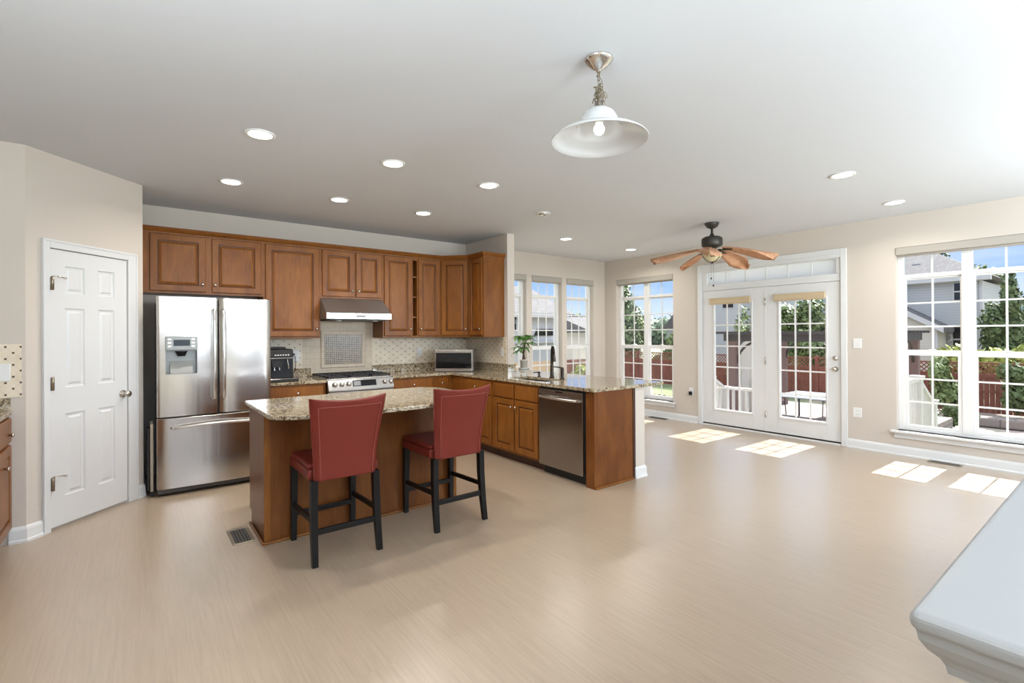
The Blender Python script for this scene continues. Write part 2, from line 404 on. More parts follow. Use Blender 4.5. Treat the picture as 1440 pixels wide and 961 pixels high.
        if bevel:
            m = o.modifiers.new('bevel', 'BEVEL'); m.width = bevel; m.segments = seg; m.limit_method = 'ANGLE'; m.angle_limit = math.radians(40); m.harden_normals = False
        if subsurf:
            m = o.modifiers.new('subdivision', 'SUBSURF'); m.levels = subsurf; m.render_levels = subsurf
        if kind: o['kind'] = kind
        return o
def tag(o, label, cat, group=None, kind=None):
    o['label'] = label; o['category'] = cat
    if group: o['group'] = group
    if kind: o['kind'] = kind
    return o
def thing(name, label, cat, loc=(0, 0, 0), rz=0, group=None, kind=None):
    o = bpy.data.objects.new(name, None); COL.objects.link(o); o.empty_display_size = .1
    o.location = loc; o.rotation_euler = (0, 0, rz)
    ROOT[o.name] = Matrix.Translation(loc) @ Matrix.Rotation(rz, 4, 'Z')
    return tag(o, label, cat, group, kind)
def dup(root, loc, rz, label, group=None):
    r = root.copy(); COL.objects.link(r); r.location = loc; r.rotation_euler = (0, 0, rz); r['label'] = label
    if group: r['group'] = group
    for ch in list(root.children):
        c = ch.copy(); COL.objects.link(c); c.parent = r
        for g in list(ch.children):
            d = g.copy(); COL.objects.link(d); d.parent = c
    return r
def struct(b, name, mat, label=None, cat=None, **kw):
    o = b.build(name, mat, kind='structure', **kw)
    if label: o['label'] = label; o['category'] = cat
    return o
def basis(o, x, z):
    """matrix: local (a,b,c) -> o + a*x + b*n + c*z with n = z cross x (towards viewer when b negative)"""
    x, z = Vector(x).normalized(), Vector(z).normalized(); y = z.cross(x)
    m = Matrix.Identity(4)
    for i in range(3): m[i][0], m[i][1], m[i][2], m[i][3] = x[i], y[i], z[i], o[i]
    return m
def rect_rings(b, M, x0, x1, z0, z1, rings, close=True):
    """nested rectangles (inset, depth): depth > 0 is towards the viewer (local -y)"""
    prev = None
    for ins, d in rings:
        pts = [(x0+ins, -d, z0+ins), (x1-ins, -d, z0+ins), (x1-ins, -d, z1-ins), (x0+ins, -d, z1-ins)]
        vs = [b.bm.verts.new(M @ Vector(p)) for p in pts]
        if prev:
            for i in range(4): b.bm.faces.new((prev[i], prev[(i+1) % 4], vs[(i+1) % 4], vs[i]))
        prev = vs
    if close: b.bm.faces.new(prev)
def knob(parent, p, n, mat='nickel', r=.015):
    k = B(); k.lathe([(r*.45, 0), (r*.4, .010), (r*.95, .015), (r, .021), (r*.7, .027), (0, .029)], p, 14, n)
    return k.build('knob', mat, parent)
def cab_door(parent, o, x, w, h, kn=None, name='door', mat='cabinet_wood', flat=False):
    """raised-panel door; o lower-left corner on the face, x direction along the face, kn (a,c) knob spot"""
    M = basis(o, x, (0, 0, 1)); t = .019
    b = B()
    if flat: R = [(0, 0), (0, t-.006), (.006, t)]
    else:
        fr = min(.058, w*.2, h*.3)
        R = [(0, 0), (0, t-.005), (.005, t), (fr, t), (fr+.004, t-.010), (fr+.012, t-.011)]
    rect_rings(b, M, 0, w, 0, h, R, close=flat)
    if not flat:
        rect_rings(b, M, fr+.012, w-fr-.012, fr+.012, h-fr-.012, [(0, t-.011), (.018, t-.002), (.022, t-.001)])
    d = b.build(name, mat, parent, bevel=0)
    if not flat:
        # dark line in the groove of the frame
        g = B()
        rect_rings(g, M, fr+.0035, w-fr-.0035, fr+.0035, h-fr-.0035, [(0, t-.0085), (.0085, t-.0095)], close=False)
        g.build('groove_line', 'cabinet_groove', d)
    if kn:
        n = (M.to_3x3() @ Vector((0, -1, 0)))
        knob(d, M @ Vector((kn[0], -t, kn[1])), n)
    return d

# ------------------------------------------------------------------ room shell
CH = 2.743; EX = 6.916; NY = 6.165; WX = -1.31; WY = 4.725; SY = -3.2; TW = .16
A0 = Vector((-.615, 4.725, 0)); C0 = Vector((.037, 5.399, 0))
def wall_cells(b, axis, plane, thick, u0, u1, z0, z1, holes):
    us = sorted({u0, u1, *[h[0] for h in holes], *[h[1] for h in holes]}); zs = sorted({z0, z1, *[h[2] for h in holes], *[h[3] for h in holes]})
    for a, a2 in zip(us, us[1:]):
        run = None
        cells = []
        for c, c2 in zip(zs, zs[1:]):
            um, zm = (a+a2)/2, (c+c2)/2
            solid = not any(h[0] < um < h[1] and h[2] < zm < h[3] for h in holes)
            if solid:
                if run: run = (run[0], c2)
                else: run = (c, c2)
            elif run: cells.append(run); run = None
        if run: cells.append(run)
        for c, c2 in cells:
            if axis == 'x': b.box(plane, plane+thick, a, a2, c, c2)
            else: b.box(a, a2, plane, plane+thick, c, c2)
b = B(); b.box(WX-.1, EX+TW, SY, NY+TW, -.2, 0); struct(b, 'floor', 'oak_floor')
b = B(); b.box(WX-.1, EX+TW, SY, NY+TW, CH, CH+.2); struct(b, 'ceiling', 'ceiling_paint')
WIN_E = [(4.705, 5.895), (.575, 1.765)]; WZ0, WZ1 = .285, 2.375
FD = (2.31, 4.20, 0.0, 2.345)
b = B(); wall_cells(b, 'x', EX, TW, SY, NY+TW, 0, CH, [(*w_, WZ0, WZ1) for w_ in WIN_E]+[FD]); struct(b, 'wall_east', 'wall_paint')
WIN_N = [(4.35, 5.03), (5.144, 5.823), (5.93, 6.608)]
b = B(); wall_cells(b, 'y', NY, TW, C0.x-.1, EX, 0, CH, [(*w_, WZ0, WZ1) for w_ in WIN_N]); struct(b, 'wall_north', 'wall_paint')
b = B(); b.box(3.871, 3.988, 5.14, NY, 0, CH); struct(b, 'wall_kitchen_stub', 'wall_paint', bevel=.004)
b = B(); b.box(3.845, 3.985, 3.045, 5.14, 0, .884); struct(b, 'wall_knee', 'wall_paint')
b = B()
dn = Vector((-(C0-A0).y, (C0-A0).x, 0)).normalized()*.11   # away from the room
DT0, DT1, DZ = .150, .780, 2.058
T = (C0-A0).normalized(); DL = (C0-A0).length
for t0, t1, z0, z1 in ((0, DT0, 0, CH), (DT1, DL, 0, CH), (DT0, DT1, DZ, CH)):
    p, q = A0+T*t0, A0+T*t1
    b.prism([(p.x, p.y), (q.x, q.y), (q.x+dn.x, q.y+dn.y), (p.x+dn.x, p.y+dn.y)], z0, z1)
struct(b, 'wall_pantry', 'wall_paint')
b = B(); b.box(C0.x-.1, C0.x, C0.y, NY, 0, CH); struct(b, 'wall_alcove', 'wall_paint')
b = B(); b.box(WX, A0.x, WY, WY+.1, 0, CH); struct(b, 'wall_northwest', 'wall_paint')
b = B(); b.box(WX-.1, WX, SY, WY+.1, 0, CH); struct(b, 'wall_west', 'wall_paint')
# pantry interior
b = B(); b.box(WX, C0.x-.1, NY-.02, NY+.1, 0, CH); struct(b, 'wall_pantry_back', 'wall_paint')

# half wall with moulded cap
b = B(); b.box(.795, 4.2, -.10, .148, 0, 1.045); struct(b, 'wall_half', 'wall_paint')
b = B()
b.box(.758, 4.22, -.14, .184, 1.046, 1.07); cap = struct(b, 'trim_1', 'cap_white', bevel=.010, seg=4)
b = B()
prof = [(0, 0), (.010, .004), (.012, .012), (.018, .020), (.028, .032), (.034, .046), (.034, .052), (0, .052)]   # (out, up) cove under the cap
pr = [(.0, .994), (.004, .994), (.006, 1.004), (.010, 1.012), (.020, 1.022), (.027, 1.034), (.029, 1.046), (0, 1.046)]
def sweep(b, path, prof, closed=False):
    """profile (out,z) swept along a horizontal polyline, out = left of travel direction"""
    P = [Vector((p[0], p[1], 0)) for p in path]; R = []
    for i, p in enumerate(P):
        d0 = (P[i]-P[i-1]).normalized() if i > 0 else None; d1 = (P[i+1]-P[i]).normalized() if i < len(P)-1 else None
        if d0 is None: d0 = d1
        if d1 is None: d1 = d0
        n0 = Vector((-d0.y, d0.x, 0)); n1 = Vector((-d1.y, d1.x, 0)); m = (n0+n1); m = m/(m.length_squared/2) if m.length > 1e-6 else n0
        R.append([b.bm.verts.new((p.x+m.x*o, p.y+m.y*o, z)) for o, z in prof])
    k = len(prof)
    for A, C in zip(R, R[1:]):
        for i in range(k): b.bm.faces.new((A[i], A[(i+1) % k], C[(i+1) % k], C[i]))
    b.bm.faces.new(R[0]); b.bm.faces.new(R[-1][::-1])
sweep(b, [(.795, -.10), (.795, .148), (4.2, .148)], [(o*1.0+.0005, z) for o, z in pr])
struct(b, 'trim_2', 'cap_white')

# baseboards: (out, z)
BB = [(.0, 0), (.020, 0), (.020, .016), (.014, .022), (.013, .085), (.009, .098), (.004, .108), (0, .110)]
def baseboard(name, path, mat='trim_white'):
    b = B(); sweep(b, path, BB); struct(b, name, mat)
baseboard('baseboard_east', [(EX, 4.262), (EX, NY)][::1]) if False else None
def bb_list(name, paths):
    b = B()
    for p in paths: sweep(b, p, BB)
    struct(b, name, 'trim_white')
bb_list('baseboard_east', [[(EX, SY), (EX, 2.248)], [(EX, 4.262), (EX, NY)]])
bb_list('baseboard_north', [[(EX, NY), (3.988, NY)]])
Pp = lambda t: (A0.x+T.x*t, A0.y+T.y*t)
bb_list('baseboard_pantry', [[Pp(DL), Pp(.868)], [Pp(.098), Pp(0), (-.70, WY)], [(C0.x, NY), Pp(DL)]])
b = B(); sweep(b, [(3.985, 5.14), (3.985, 3.045), (3.835, 3.045)][::-1], [(-o, z) for o, z in BB]) if False else sweep(b, [(3.83, 3.045), (3.985, 3.045), (3.985, 5.14)][::-1], BB)
struct(b, 'baseboard_knee', 'trim_white')
# small white corbel under the bar overhang
b = B(); b.prism([(3.985, .884), (4.20, .884), (4.20, .862), (4.14, .835), (4.06, .76), (4.02, .66), (3.985, .62)], 3.15, 3.19, 'y')
struct(b, 'trim_3', 'trim_white', bevel=.003)

# ------------------------------------------------------------------ windows
def make_window(n, axis, u0, u1, plane, units, cols, depth=.085):
    """window set back in its reveal. axis 'x': wall across x, u = y."""
    root = bpy.data.objects.new('window_%d' % n, None); COL.objects.link(root); root['kind'] = 'structure'
    root.location = (plane, (u0+u1)/2, 0) if axis == 'x' else ((u0+u1)/2, plane, 0); ROOT[root.name] = Matrix.Translation(root.location)
    f0, f1 = plane+depth, plane+TW
    def bx(b, a, a2, d0, d1, z0, z1):
        if axis == 'x': b.box(d0, d1, a, a2, z0, z1)
        else: b.box(a, a2, d0, d1, z0, z1)
    zs, zt = WZ0+.055, WZ1-.04
    fr = B(); F = .052
    bx(fr, u0, u0+F, f0, f1, WZ0, WZ1); bx(fr, u1-F, u1, f0, f1, WZ0, WZ1); bx(fr, u0+F, u1-F, f0, f1, WZ1-.04, WZ1); bx(fr, u0+F, u1-F, f0, f1, WZ0, WZ0+.03)
    W = (u1-u0-2*F); mull = .088; uw = (W-mull*(units-1))/units
    spans = [(u0+F+i*(uw+mull), u0+F+i*(uw+mull)+uw) for i in range(units)]
    for i in range(units-1): bx(fr, spans[i][1], spans[i+1][0], f0-.004, f1, WZ0+.03, WZ1-.04)
    for a, a2 in spans: bx(fr, a, a2, f0+.004, f1, 2.024, 2.066)
    fo = fr.build('window_frame', 'vinyl_white', root, bevel=.003)
    for a, a2 in spans:
        # upper sash (further out), lower sash (nearer), transom light
        up_ = B(); su = .018
        for q in ((a, a+su, 1.20, 2.024), (a2-su, a2, 1.20, 2.024), (a+su, a2-su, 2.004, 2.024), (a+su, a2-su, 1.165, 1.203)): bx(up_, q[0], q[1], f0+.035, f0+.06, q[2], q[3])
        us_ = up_.build('upper_sash', 'vinyl_white', root, bevel=.002)
        lo = B(); sl = .036
        for q in ((a, a+sl, WZ0+.03, 1.203), (a2-sl, a2, WZ0+.03, 1.203), (a+sl, a2-sl, 1.142, 1.203), (a+sl, a2-sl, WZ0+.03, .352)): bx(lo, q[0], q[1], f0+.006, f0+.032, q[2], q[3])
        ls_ = lo.build('lower_sash', 'vinyl_white', root, bevel=.002)
        lk = B(); m_ = (a+a2)/2; bx(lk, m_-.028, m_+.028, f0-.004, f0+.03, 1.2031, 1.215); lk.build('sash_lock', 'vinyl_white', ls_, bevel=.003)
        mw = .009
        for par, (p, q, z0, z1), rows, dd in ((us_, (a+su, a2-su, 1.203, 2.004), 3, .044), (ls_, (a+sl, a2-sl, .352, 1.142), 3, .014), (fo, (a, a2, 2.066, WZ1-.04), 1, .03)):
            mt = B()
            for i in range(1, cols): c_ = p+(q-p)*i/cols; bx(mt, c_-mw, c_+mw, f0+dd, f0+dd+.008, z0, z1)
            for i in range(1, rows): c_ = z0+(z1-z0)*i/rows; bx(mt, p, q, f0+dd+.001, f0+dd+.0075, c_-mw, c_+mw)
            mt.build('muntins', 'vinyl_white', par)
            g = B(); d_ = f0+dd+.010
            pts = [(d_, p, z0), (d_, q, z0), (d_, q, z1), (d_, p, z1)] if axis == 'x' else [(p, d_, z0), (q, d_, z0), (q, d_, z1), (p, d_, z1)]
            g.face(pts); g.build('pane', 'window_glass', par)
    sl_ = B(); bx(sl_, u0-.05, u1+.05, plane-.060, plane, .262, WZ0); bx(sl_, u0+.0005, u1-.0005, plane, f0+.002, .262, WZ0)
    bx(sl_, u0-.02, u1+.02, plane-.018, plane, .20, .262)
    sl_.build('window_sill', 'trim_white', root, bevel=.004)
    return root
def roller_shade(axis, u0, u1, plane, label):
    t = thing('roller_shade', label, 'window shade', (plane, (u0+u1)/2, 2.27) if axis == 'x' else ((u0+u1)/2, plane, 2.27), 0, 'rolled up shades over the tall windows')
    b = B(); a, a2 = u0+.004, u1-.004
    if axis == 'x': b.box(plane-.012, plane+.065, a, a2, 2.290, 2.372)
    else: b.box(a, a2, plane-.012, plane+.065, 2.290, 2.372)
    b.build('cassette', 'shade_beige', t, bevel=.006)
    b = B()
    if axis == 'x': b.box(plane+.03, plane+.045, a+.01, a2-.01, 2.266, 2.290)
    else: b.box(a+.01, a2-.01, plane+.03, plane+.045, 2.266, 2.290)
    b.build('hem_bar', 'shade_beige', t, bevel=.003)
make_window(1, 'x', *WIN_E[0], EX, 2, 2); make_window(2, 'x', *WIN_E[1], EX, 2, 2)
for i, w_ in enumerate(WIN_N): make_window(3+i, 'y', *w_, NY, 1, 3)
roller_shade('x', *WIN_E[0], EX, 'rolled up beige shade on the double window left of the glass doors')
roller_shade('x', *WIN_E[1], EX, 'long rolled up beige shade on the big window right of the glass doors')
roller_shade('y', *WIN_N[0], NY, 'short rolled up shade just right of the kitchen wall end, leftmost of three')
roller_shade('y', *WIN_N[1], NY, 'rolled up shade of the middle window behind the sink faucet')
roller_shade('y', *WIN_N[2], NY, 'rolled up shade nearest the room corner, rightmost of three behind the sink')

# ------------------------------------------------------------------ french doors with transom
b = B(); x0, x1 = EX-.018, EX
b.box(x0, x1, 2.25, 2.315, 0, 2.45); b.box(x0, x1, 4.195, 4.26, 0, 2.45); b.box(x0, x1, 2.315, 4.195, 2.385, 2.45)
b.box(EX, EX+TW, 2.31, 2.325, 0, 2.345); b.box(EX, EX+TW, 4.19, 4.20, 0, 2.345)
b.box(x0, x1, 2.315, 4.195, 2.343, 2.385)
struct(b, 'trim_4', 'trim_white', bevel=.004)
b = B(); b.box(EX+.0, EX+TW, 2.325, 4.19, 2.05, 2.345-.0)      # header and transom frame
bm_ = b.bm; bm_.free(); b = B()
b.box(EX+.004, EX+TW, 2.325, 4.19, 2.052, 2.145); b.box(EX+.004, EX+TW, 2.325, 2.37, 2.145, 2.345); b.box(EX+.004, EX+TW, 4.11, 4.19, 2.145, 2.345); b.box(EX+.004, EX+TW, 2.37, 4.11, 2.332, 2.345)
tr = struct(b, 'window_6', 'trim_white', bevel=.004)
b = B()
for i in range(1, 6): y_ = 2.37+(4.11-2.37)*i/6; b.box(EX+.035, EX+.045, y_-.009, y_+.009, 2.145, 2.332)
b.build('muntins', 'vinyl_white', tr)
b = B(); b.box(EX+.047, EX+.052, 2.37, 4.11, 2.145, 2.332); b.build('pane', 'frosted_pane', tr)
b = B(); b.box(EX-.012, EX+TW, 2.325, 4.19, 0, .022); struct(b, 'trim_5', 'trim_white', bevel=.004)
b = B(); b.box(EX+.012, EX+TW-.01, 2.325, 4.19, .022, .040); struct(b, 'trim_6', 'bronze')
def french_leaf(n, y0, y1, g0, g1):
    root = bpy.data.objects.new('door_%d' % n, None); COL.objects.link(root); root['kind'] = 'structure'; root.location = (EX+.03, (y0+y1)/2, 0); ROOT[root.name] = Matrix.Translation(root.location)
    z0, z1 = .042, 2.048; gz0, gz1 = .272, 1.84; a, c = EX+.012, EX+.056
    b = B()
    for q in ((y0, g0-.028, z0, z1), (g1+.028, y1, z0, z1), (g0-.028, g1+.028, z0, gz0-.028), (g0-.028, g1+.028, gz1+.028, z1)): b.box(a, c, q[0], q[1], q[2], q[3])
    sl = b.build('door_leaf', 'trim_white', root, bevel=.002)
    b = B()
    M = basis((a, y1, 0), (0, -1, 0), (0, 0, 1))     # local x runs towards -y
    rect_rings(b, M, y1-g1-.030, y1-g0+.030, gz0-.030, gz1+.030, [(0, 0), (.001, .010), (.010, .012), (.024, .004), (.030, -.012)], close=False)
    b.build('glazing_bead', 'trim_white', root)
    b = B()
    for i in (1, 2): y_ = g0+(g1-g0)*i/3; b.box(a+.010, a+.020, y_-.0095, y_+.0095, gz0, gz1)
    for i in range(1, 5): z_ = gz0+(gz1-gz0)*i/5; b.box(a+.0105, a+.0195, g0, g1, z_-.0095, z_+.0095)
    b.build('muntins', 'vinyl_white', root)
    b = B(); b.face([(a+.022, g0, gz0), (a+.022, g1, gz0), (a+.022, g1, gz1), (a+.022, g0, gz1)]); b.build('pane', 'window_glass', root)
    return root
french_leaf(2, 3.252, 4.187, 3.444, 3.982)
rl = french_leaf(3, 2.328, 3.232, 2.500, 3.036)
b = B(); b.box(EX+.008, EX+TW, 3.232, 3.252, .04, 2.052); struct(b, 'trim_7', 'trim_white')
for z_ in (1.84, 1.02, .28):
    b = B(); b.lathe([(.007, 0), (.007, .10)], (EX+.003, 3.238, z_-.05), 10); b.build('hinge', 'nickel', rl)
b = B(); b.lathe([(.031, 0), (.031, .008), (.024, .012), (.010, .014), (.010, .028)], (EX+.012, 2.384, 1.085), 20, (-1, 0, 0)); b.beam((EX-.016, 2.384, 1.07), (EX-.016, 2.384, 1.10), .006, .010, (1, 0, 0))
b.build('deadbolt', 'nickel', rl)
b = B(); b.lathe([(.033, 0), (.033, .008), (.012, .014), (.012, .034), (.026, .044), (.030, .058), (.022, .070), (0, .073)], (EX+.012, 2.384, .95), 20, (-1, 0, 0)); b.build('door_knob', 'nickel', rl)
for y0, y1, lab in ((3.44, 4.055, 'folded woven tan shade above the left glass door pane'), (2.488, 3.108, 'folded woven tan shade above the right glass door pane')):
    t = thing('woven_shade', lab, 'window shade', (EX, (y0+y1)/2, 1.83), 0, 'woven shades on the glass doors')
    b = B(); b.box(EX-.028, EX+.011, y0, y1, 1.850, 1.932); b.build('fabric_fold', 'woven_shade', t, bevel=.006)
    b = B(); b.box(EX-.022, EX-.002, y0+.004, y1-.004, 1.834, 1.850); b.build('bottom_rail', 'woven_shade', t, bevel=.003)

# ------------------------------------------------------------------ pantry door on the diagonal wall
PN = Vector((T.y, -T.x, 0))    # towards the room
MP = basis(A0, T, (0, 0, 1))   # local y points away from the room
b = B()
def pbox(b, t0, t1, z0, z1, d0, d1):
    vs = []
    for z in (z0, z1):
        for t in (t0, t1):
            for d in (d0, d1): vs.append(b.bm.verts.new(MP @ Vector((t, -d, z))))
    v = vs
    for f in ((0, 2, 3, 1), (4, 5, 7, 6), (0, 1, 5, 4), (2, 6, 7, 3), (0, 4, 6, 2), (1, 3, 7, 5)): b.bm.faces.new([v[i] for i in f])
for q in ((.098, .150, 0, 2.119), (.780, .868, 0, 2.119), (.150, .780, DZ, 2.119)): pbox(b, q[0], q[1], q[2], q[3], 0, .018)
for q in ((.098, .112, 0, 2.119), (.852, .868, 0, 2.119), (.112, .852, 2.103, 2.119)): pbox(b, q[0], q[1], q[2], q[3], .018, .024)
struct(b, 'trim_8', 'door_white', bevel=.003)
pd = bpy.data.objects.new('door_1', None); COL.objects.link(pd); pd['kind'] = 'structure'; pd.location = A0+T*.465; ROOT[pd.name] = Matrix.Translation(pd.location)
b = B(); d0, d1 = -.030, .004; dl, dr, dz0, dz1 = .155, .775, .024, 2.053
panels = [(.262, .412, .232, .840), (.262, .412, 1.035, 1.625), (.262, .412, 1.733, 1.938), (.520, .662, .232, .840), (.520, .662, 1.035, 1.625), (.520, .662, 1.733, 1.938)]
us = sorted({dl, dr, *[p[0] for p in panels], *[p[1] for p in panels]}); zs = sorted({dz0, dz1, *[p[2] for p in panels], *[p[3] for p in panels]})
for a, a2 in zip(us, us[1:]):
    for c, c2 in zip(zs, zs[1:]):
        um, zm = (a+a2)/2, (c+c2)/2
        if not any(p[0] < um < p[1] and p[2] < zm < p[3] for p in panels):
            b.face([MP @ Vector(q) for q in ((a, -d1, c), (a2, -d1, c), (a2, -d1, c2), (a, -d1, c2))])
for p in panels: rect_rings(b, MP, *p, [(0, d1), (.006, d1-.009), (.022, d1-.010), (.034, d1-.003), (.038, d1-.002)])
for q in (((dl, -d0), (dl, -d1)), ((dr, -d1), (dr, -d0))): b.face([MP @ Vector(v) for v in ((q[0][0], q[0][1], dz0), (q[1][0], q[1][1], dz0), (q[1][0], q[1][1], dz1), (q[0][0], q[0][1], dz1))])
for z_ in (dz0, dz1): b.face([MP @ Vector(v) for v in ((dl, -d0, z_), (dr, -d0, z_), (dr, -d1, z_), (dl, -d1, z_))])
b.face([MP @ Vector(v) for v in ((dl, -d0, dz0), (dr, -d0, dz0), (dr, -d0, dz1), (dl, -d0, dz1))])
bmesh.ops.remove_doubles(b.bm, verts=b.bm.verts, dist=.0002)
b.build('door_leaf', 'door_white', pd)
for i, z_ in enumerate((1.80, 1.07, .345)):
    b = B(); c = MP @ Vector((.158, -.024, z_-.048)); b.lathe([(.0095, 0), (.0095, .096), (.005, .100)], c, 10)
    pbox(b, .146, .170, z_-.045, z_+.045, .0190, .0215)
    h = b.build('hinge', 'brass_old', pd)
    if i != 1:
        s_ = B(); c = MP @ Vector((.158, -.026, z_+.052)); e = MP @ Vector((.225, -.052, z_+.046))
        s_.tube([c, c.lerp(e, .3)+Vector((0, 0, .004)), e], .0055, 8); s_.ball(e, .010, 10); s_.build('door_stop', 'chrome', h)
b = B(); c = MP @ Vector((.732, -d1, .93)); b.lathe([(.032, 0), (.032, .006), (.013, .012), (.012, .032), (.024, .040), (.029, .052), (.024, .064), (0, .068)], c, 22, PN); b.build('door_knob', 'nickel', pd)

# ------------------------------------------------------------------ wall cabinets (face plane y = 5.835)
FY = 5.835; UB = 1.375; UT = 2.43
def upper(name_label, x0, x1, z0, doors, group='wooden wall cabinets along the kitchen wall', gap=None):
    t = thing('wall_cabinet', name_label, 'cabinet', ((x0+x1)/2, NY, z0), 0, group)
    b = B()
    if gap is None: b.box(x0+.0005, x1-.0005, FY, NY-.001, z0, UT)
    else:
        g0, g1 = gap
        b.box(x0+.0005, g0, FY, NY-.001, z0, UT); b.box(g1, x1-.0005, FY, NY-.001, z0, UT)
        b.box(g0, g1, FY+.25, NY-.001, z0, UT); b.box(g0, g1, FY, FY+.25, z0, z0+.02); b.box(g0, g1, FY, FY+.25, UT-.05, UT)
    b.build('cabinet_box', 'cabinet_wood', t)
    if gap:
        for k in range(1, 4):
            b = B(); z_ = z0+(UT-z0)*k/4; b.box(gap[0], gap[1], FY+.02, FY+.25, z_-.009, z_+.009); b.build('shelf', 'cabinet_wood', t)
    for (a, a2, side) in doors:
        kx = (a2-a-.028) if side == 'r' else .028
        cab_door(t, (a, FY, z0+.022), (1, 0, 0), a2-a, UT-z0-.045, (kx, .075 if z0 > 1.5 else .085))
    return t
upper('wide two-door wall cabinet mounted above the refrigerator', .038, 1.080, 1.832, [(.093, .549, 'r'), (.604, 1.058, 'l')])
upper('single door wall cabinet between the refrigerator and the range hood', 1.080, 1.680, UB, [(1.101, 1.660, 'r')])
upper('short two-door wall cabinet directly above the range hood', 1.680, 2.436, 1.845, [(1.699, 2.078, 'r'), (2.096, 2.418, 'l')])
upper('tall two-door wall cabinet right of the range hood with a gap between its doors', 2.436, 3.258, UB, [(2.454, 2.835, 'r'), (2.924, 3.240, 'l')], gap=(2.85, 2.91))
t = thing('wall_cabinet', 'corner wall cabinet with one angled door above the microwave', 'cabinet', (3.6, 6.0, UB), 0, 'wooden wall cabinets along the kitchen wall')
b = B(); b.prism([(3.259, NY-.001), (3.259, FY), (3.541, 5.556), (3.870, 5.556), (3.870, NY-.001)], UB, UT); b.build('cabinet_box', 'cabinet_wood', t)
dd = Vector((3.541-3.259, 5.556-FY, 0)); L_ = dd.length; dd.normalize(); cab_door(t, (3.259+dd.x*.018, FY+dd.y*.018, UB+.022), dd, L_-.036, UT-UB-.045, (L_-.036-.028, .085))
t = thing('wall_cabinet', 'end wall cabinet whose plain side panel faces the room beside the wall end', 'cabinet', (3.7, 5.38, UB), 0, 'wooden wall cabinets along the kitchen wall')
b = B(); b.box(3.541, 3.870, 5.210, 5.555, UB, UT); b.build('cabinet_box', 'cabinet_wood', t, bevel=.002)
cab_door(t, (3.541, 5.535, UB+.022), (0, -1, 0), .30, UT-UB-.045, (.272, .085))
b = B(); sweep(b, [(.038, FY), (3.259, FY), (3.541, 5.556), (3.541, 5.210), (3.870, 5.210)], [(-o, z) for o, z in [(0, 2.415), (.008, 2.415), (.010, 2.425), (.022, 2.436), (.036, 2.452), (.040, 2.462), (.046, 2.464), (.046, 2.472), (0, 2.472)]])
tag(b.build('crown_molding', 'cabinet_wood'), 'continuous stained crown molding running along the tops of the wall cabinets', 'molding')

# ------------------------------------------------------------------ base cabinets
LY = 5.555; LX = 3.265; KZ = .10; BT = .884
def base_n(label, x0, x1, doors, drawers):
    t = thing('base_cabinet', label, 'cabinet', ((x0+x1)/2, NY, 0), 0, 'wooden base cabinets under the granite')
    b = B(); b.box(x0+.0005, x1-.0005, LY, NY-.002, KZ, BT); b.build('cabinet_box', 'cabinet_wood', t)
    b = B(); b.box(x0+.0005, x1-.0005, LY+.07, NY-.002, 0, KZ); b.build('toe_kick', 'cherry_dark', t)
    for a, a2 in drawers: cab_door(t, (a, LY, .715), (1, 0, 0), a2-a, .150, ((a2-a)/2, .075), 'drawer', flat=True)
    for a, a2, sd_ in doors: cab_door(t, (a, LY, .125), (1, 0, 0), a2-a, .565, ((a2-a-.028) if sd_ == 'r' else .028, .49))
base_n('base cabinet with a drawer under the coffee machine', 1.065, 1.650, [(1.085, 1.345, 'r'), (1.365, 1.625, 'l')], [(1.085, 1.625)])
base_n('base cabinet with a drawer just right of the gas range', 2.425, 2.995, [(2.445, 2.975, 'l')], [(2.445, 2.975)])
base_n('narrow base cabinet with a small drawer in the corner right of the range', 2.995, LX-.001, [(3.010, 3.200, 'l')], [(3.010, 3.200)])
def base_p(label, y0, y1, doors, drawers, knobs=True, top=BT):
    """peninsula cabinets facing -x; y0 > y1, local x runs towards -y"""
    t = thing('base_cabinet', label, 'cabinet', (3.55, (y0+y1)/2, 0), 0, 'wooden base cabinets under the granite')
    b = B()
    if top < BT:
        b.box(LX, 3.844, y1+.0005, y0-.0005, KZ, top); b.box(LX, LX+.02, y1+.0005, y0-.0005, top, BT)
    else: b.box(LX, 3.844, y1+.0005, y0-.0005, KZ, BT)
    b.build('cabinet_box', 'cabinet_wood', t)
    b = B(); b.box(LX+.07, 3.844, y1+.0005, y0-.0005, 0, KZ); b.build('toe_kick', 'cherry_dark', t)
    for a, a2 in drawers: cab_door(t, (LX, a, .705), (0, -1, 0), a-a2, .150, ((a-a2)/2, .075) if knobs else None, 'drawer', flat=True)
    for a, a2, sd_ in doors: cab_door(t, (LX, a, .125), (0, -1, 0), a-a2, .565, ((a-a2-.028) if sd_ == 'r' else .028, .49))
base_p('base cabinet with a knobbed drawer left of the sink cabinet', 5.554, 4.615, [(5.25, 4.95, 'r'), (4.94, 4.645, 'l')], [(5.272, 4.645)])
base_p('two-door sink base cabinet with two plain false drawer fronts', 4.610, 3.790, [(4.594, 4.218, 'r'), (4.192, 3.815, 'l')], [(4.594, 4.218), (4.192, 3.815)], knobs=False, top=.66)
# peninsula end panel
t = thing('end_panel', 'wooden end panel closing the peninsula beside the dishwasher', 'panel', (3.55, 3.05, 0))
b = B(); b.box(LX, 3.30, 3.046, 3.150, 0, BT); b.box(3.30, 3.844, 3.046, 3.066, 0, BT); b.build('panel', 'island_wood', t, bevel=.002)
b = B(); b.box(3.804, 3.838, 3.040, 3.0459, 0, BT); b.build('corner_strip', 'cherry_dark', t)
b = B(); b.box(LX+.002, 3.80, 3.028, 3.0459, 0, .020); b.build('shoe_molding', 'cabinet_wood', t, bevel=.005)

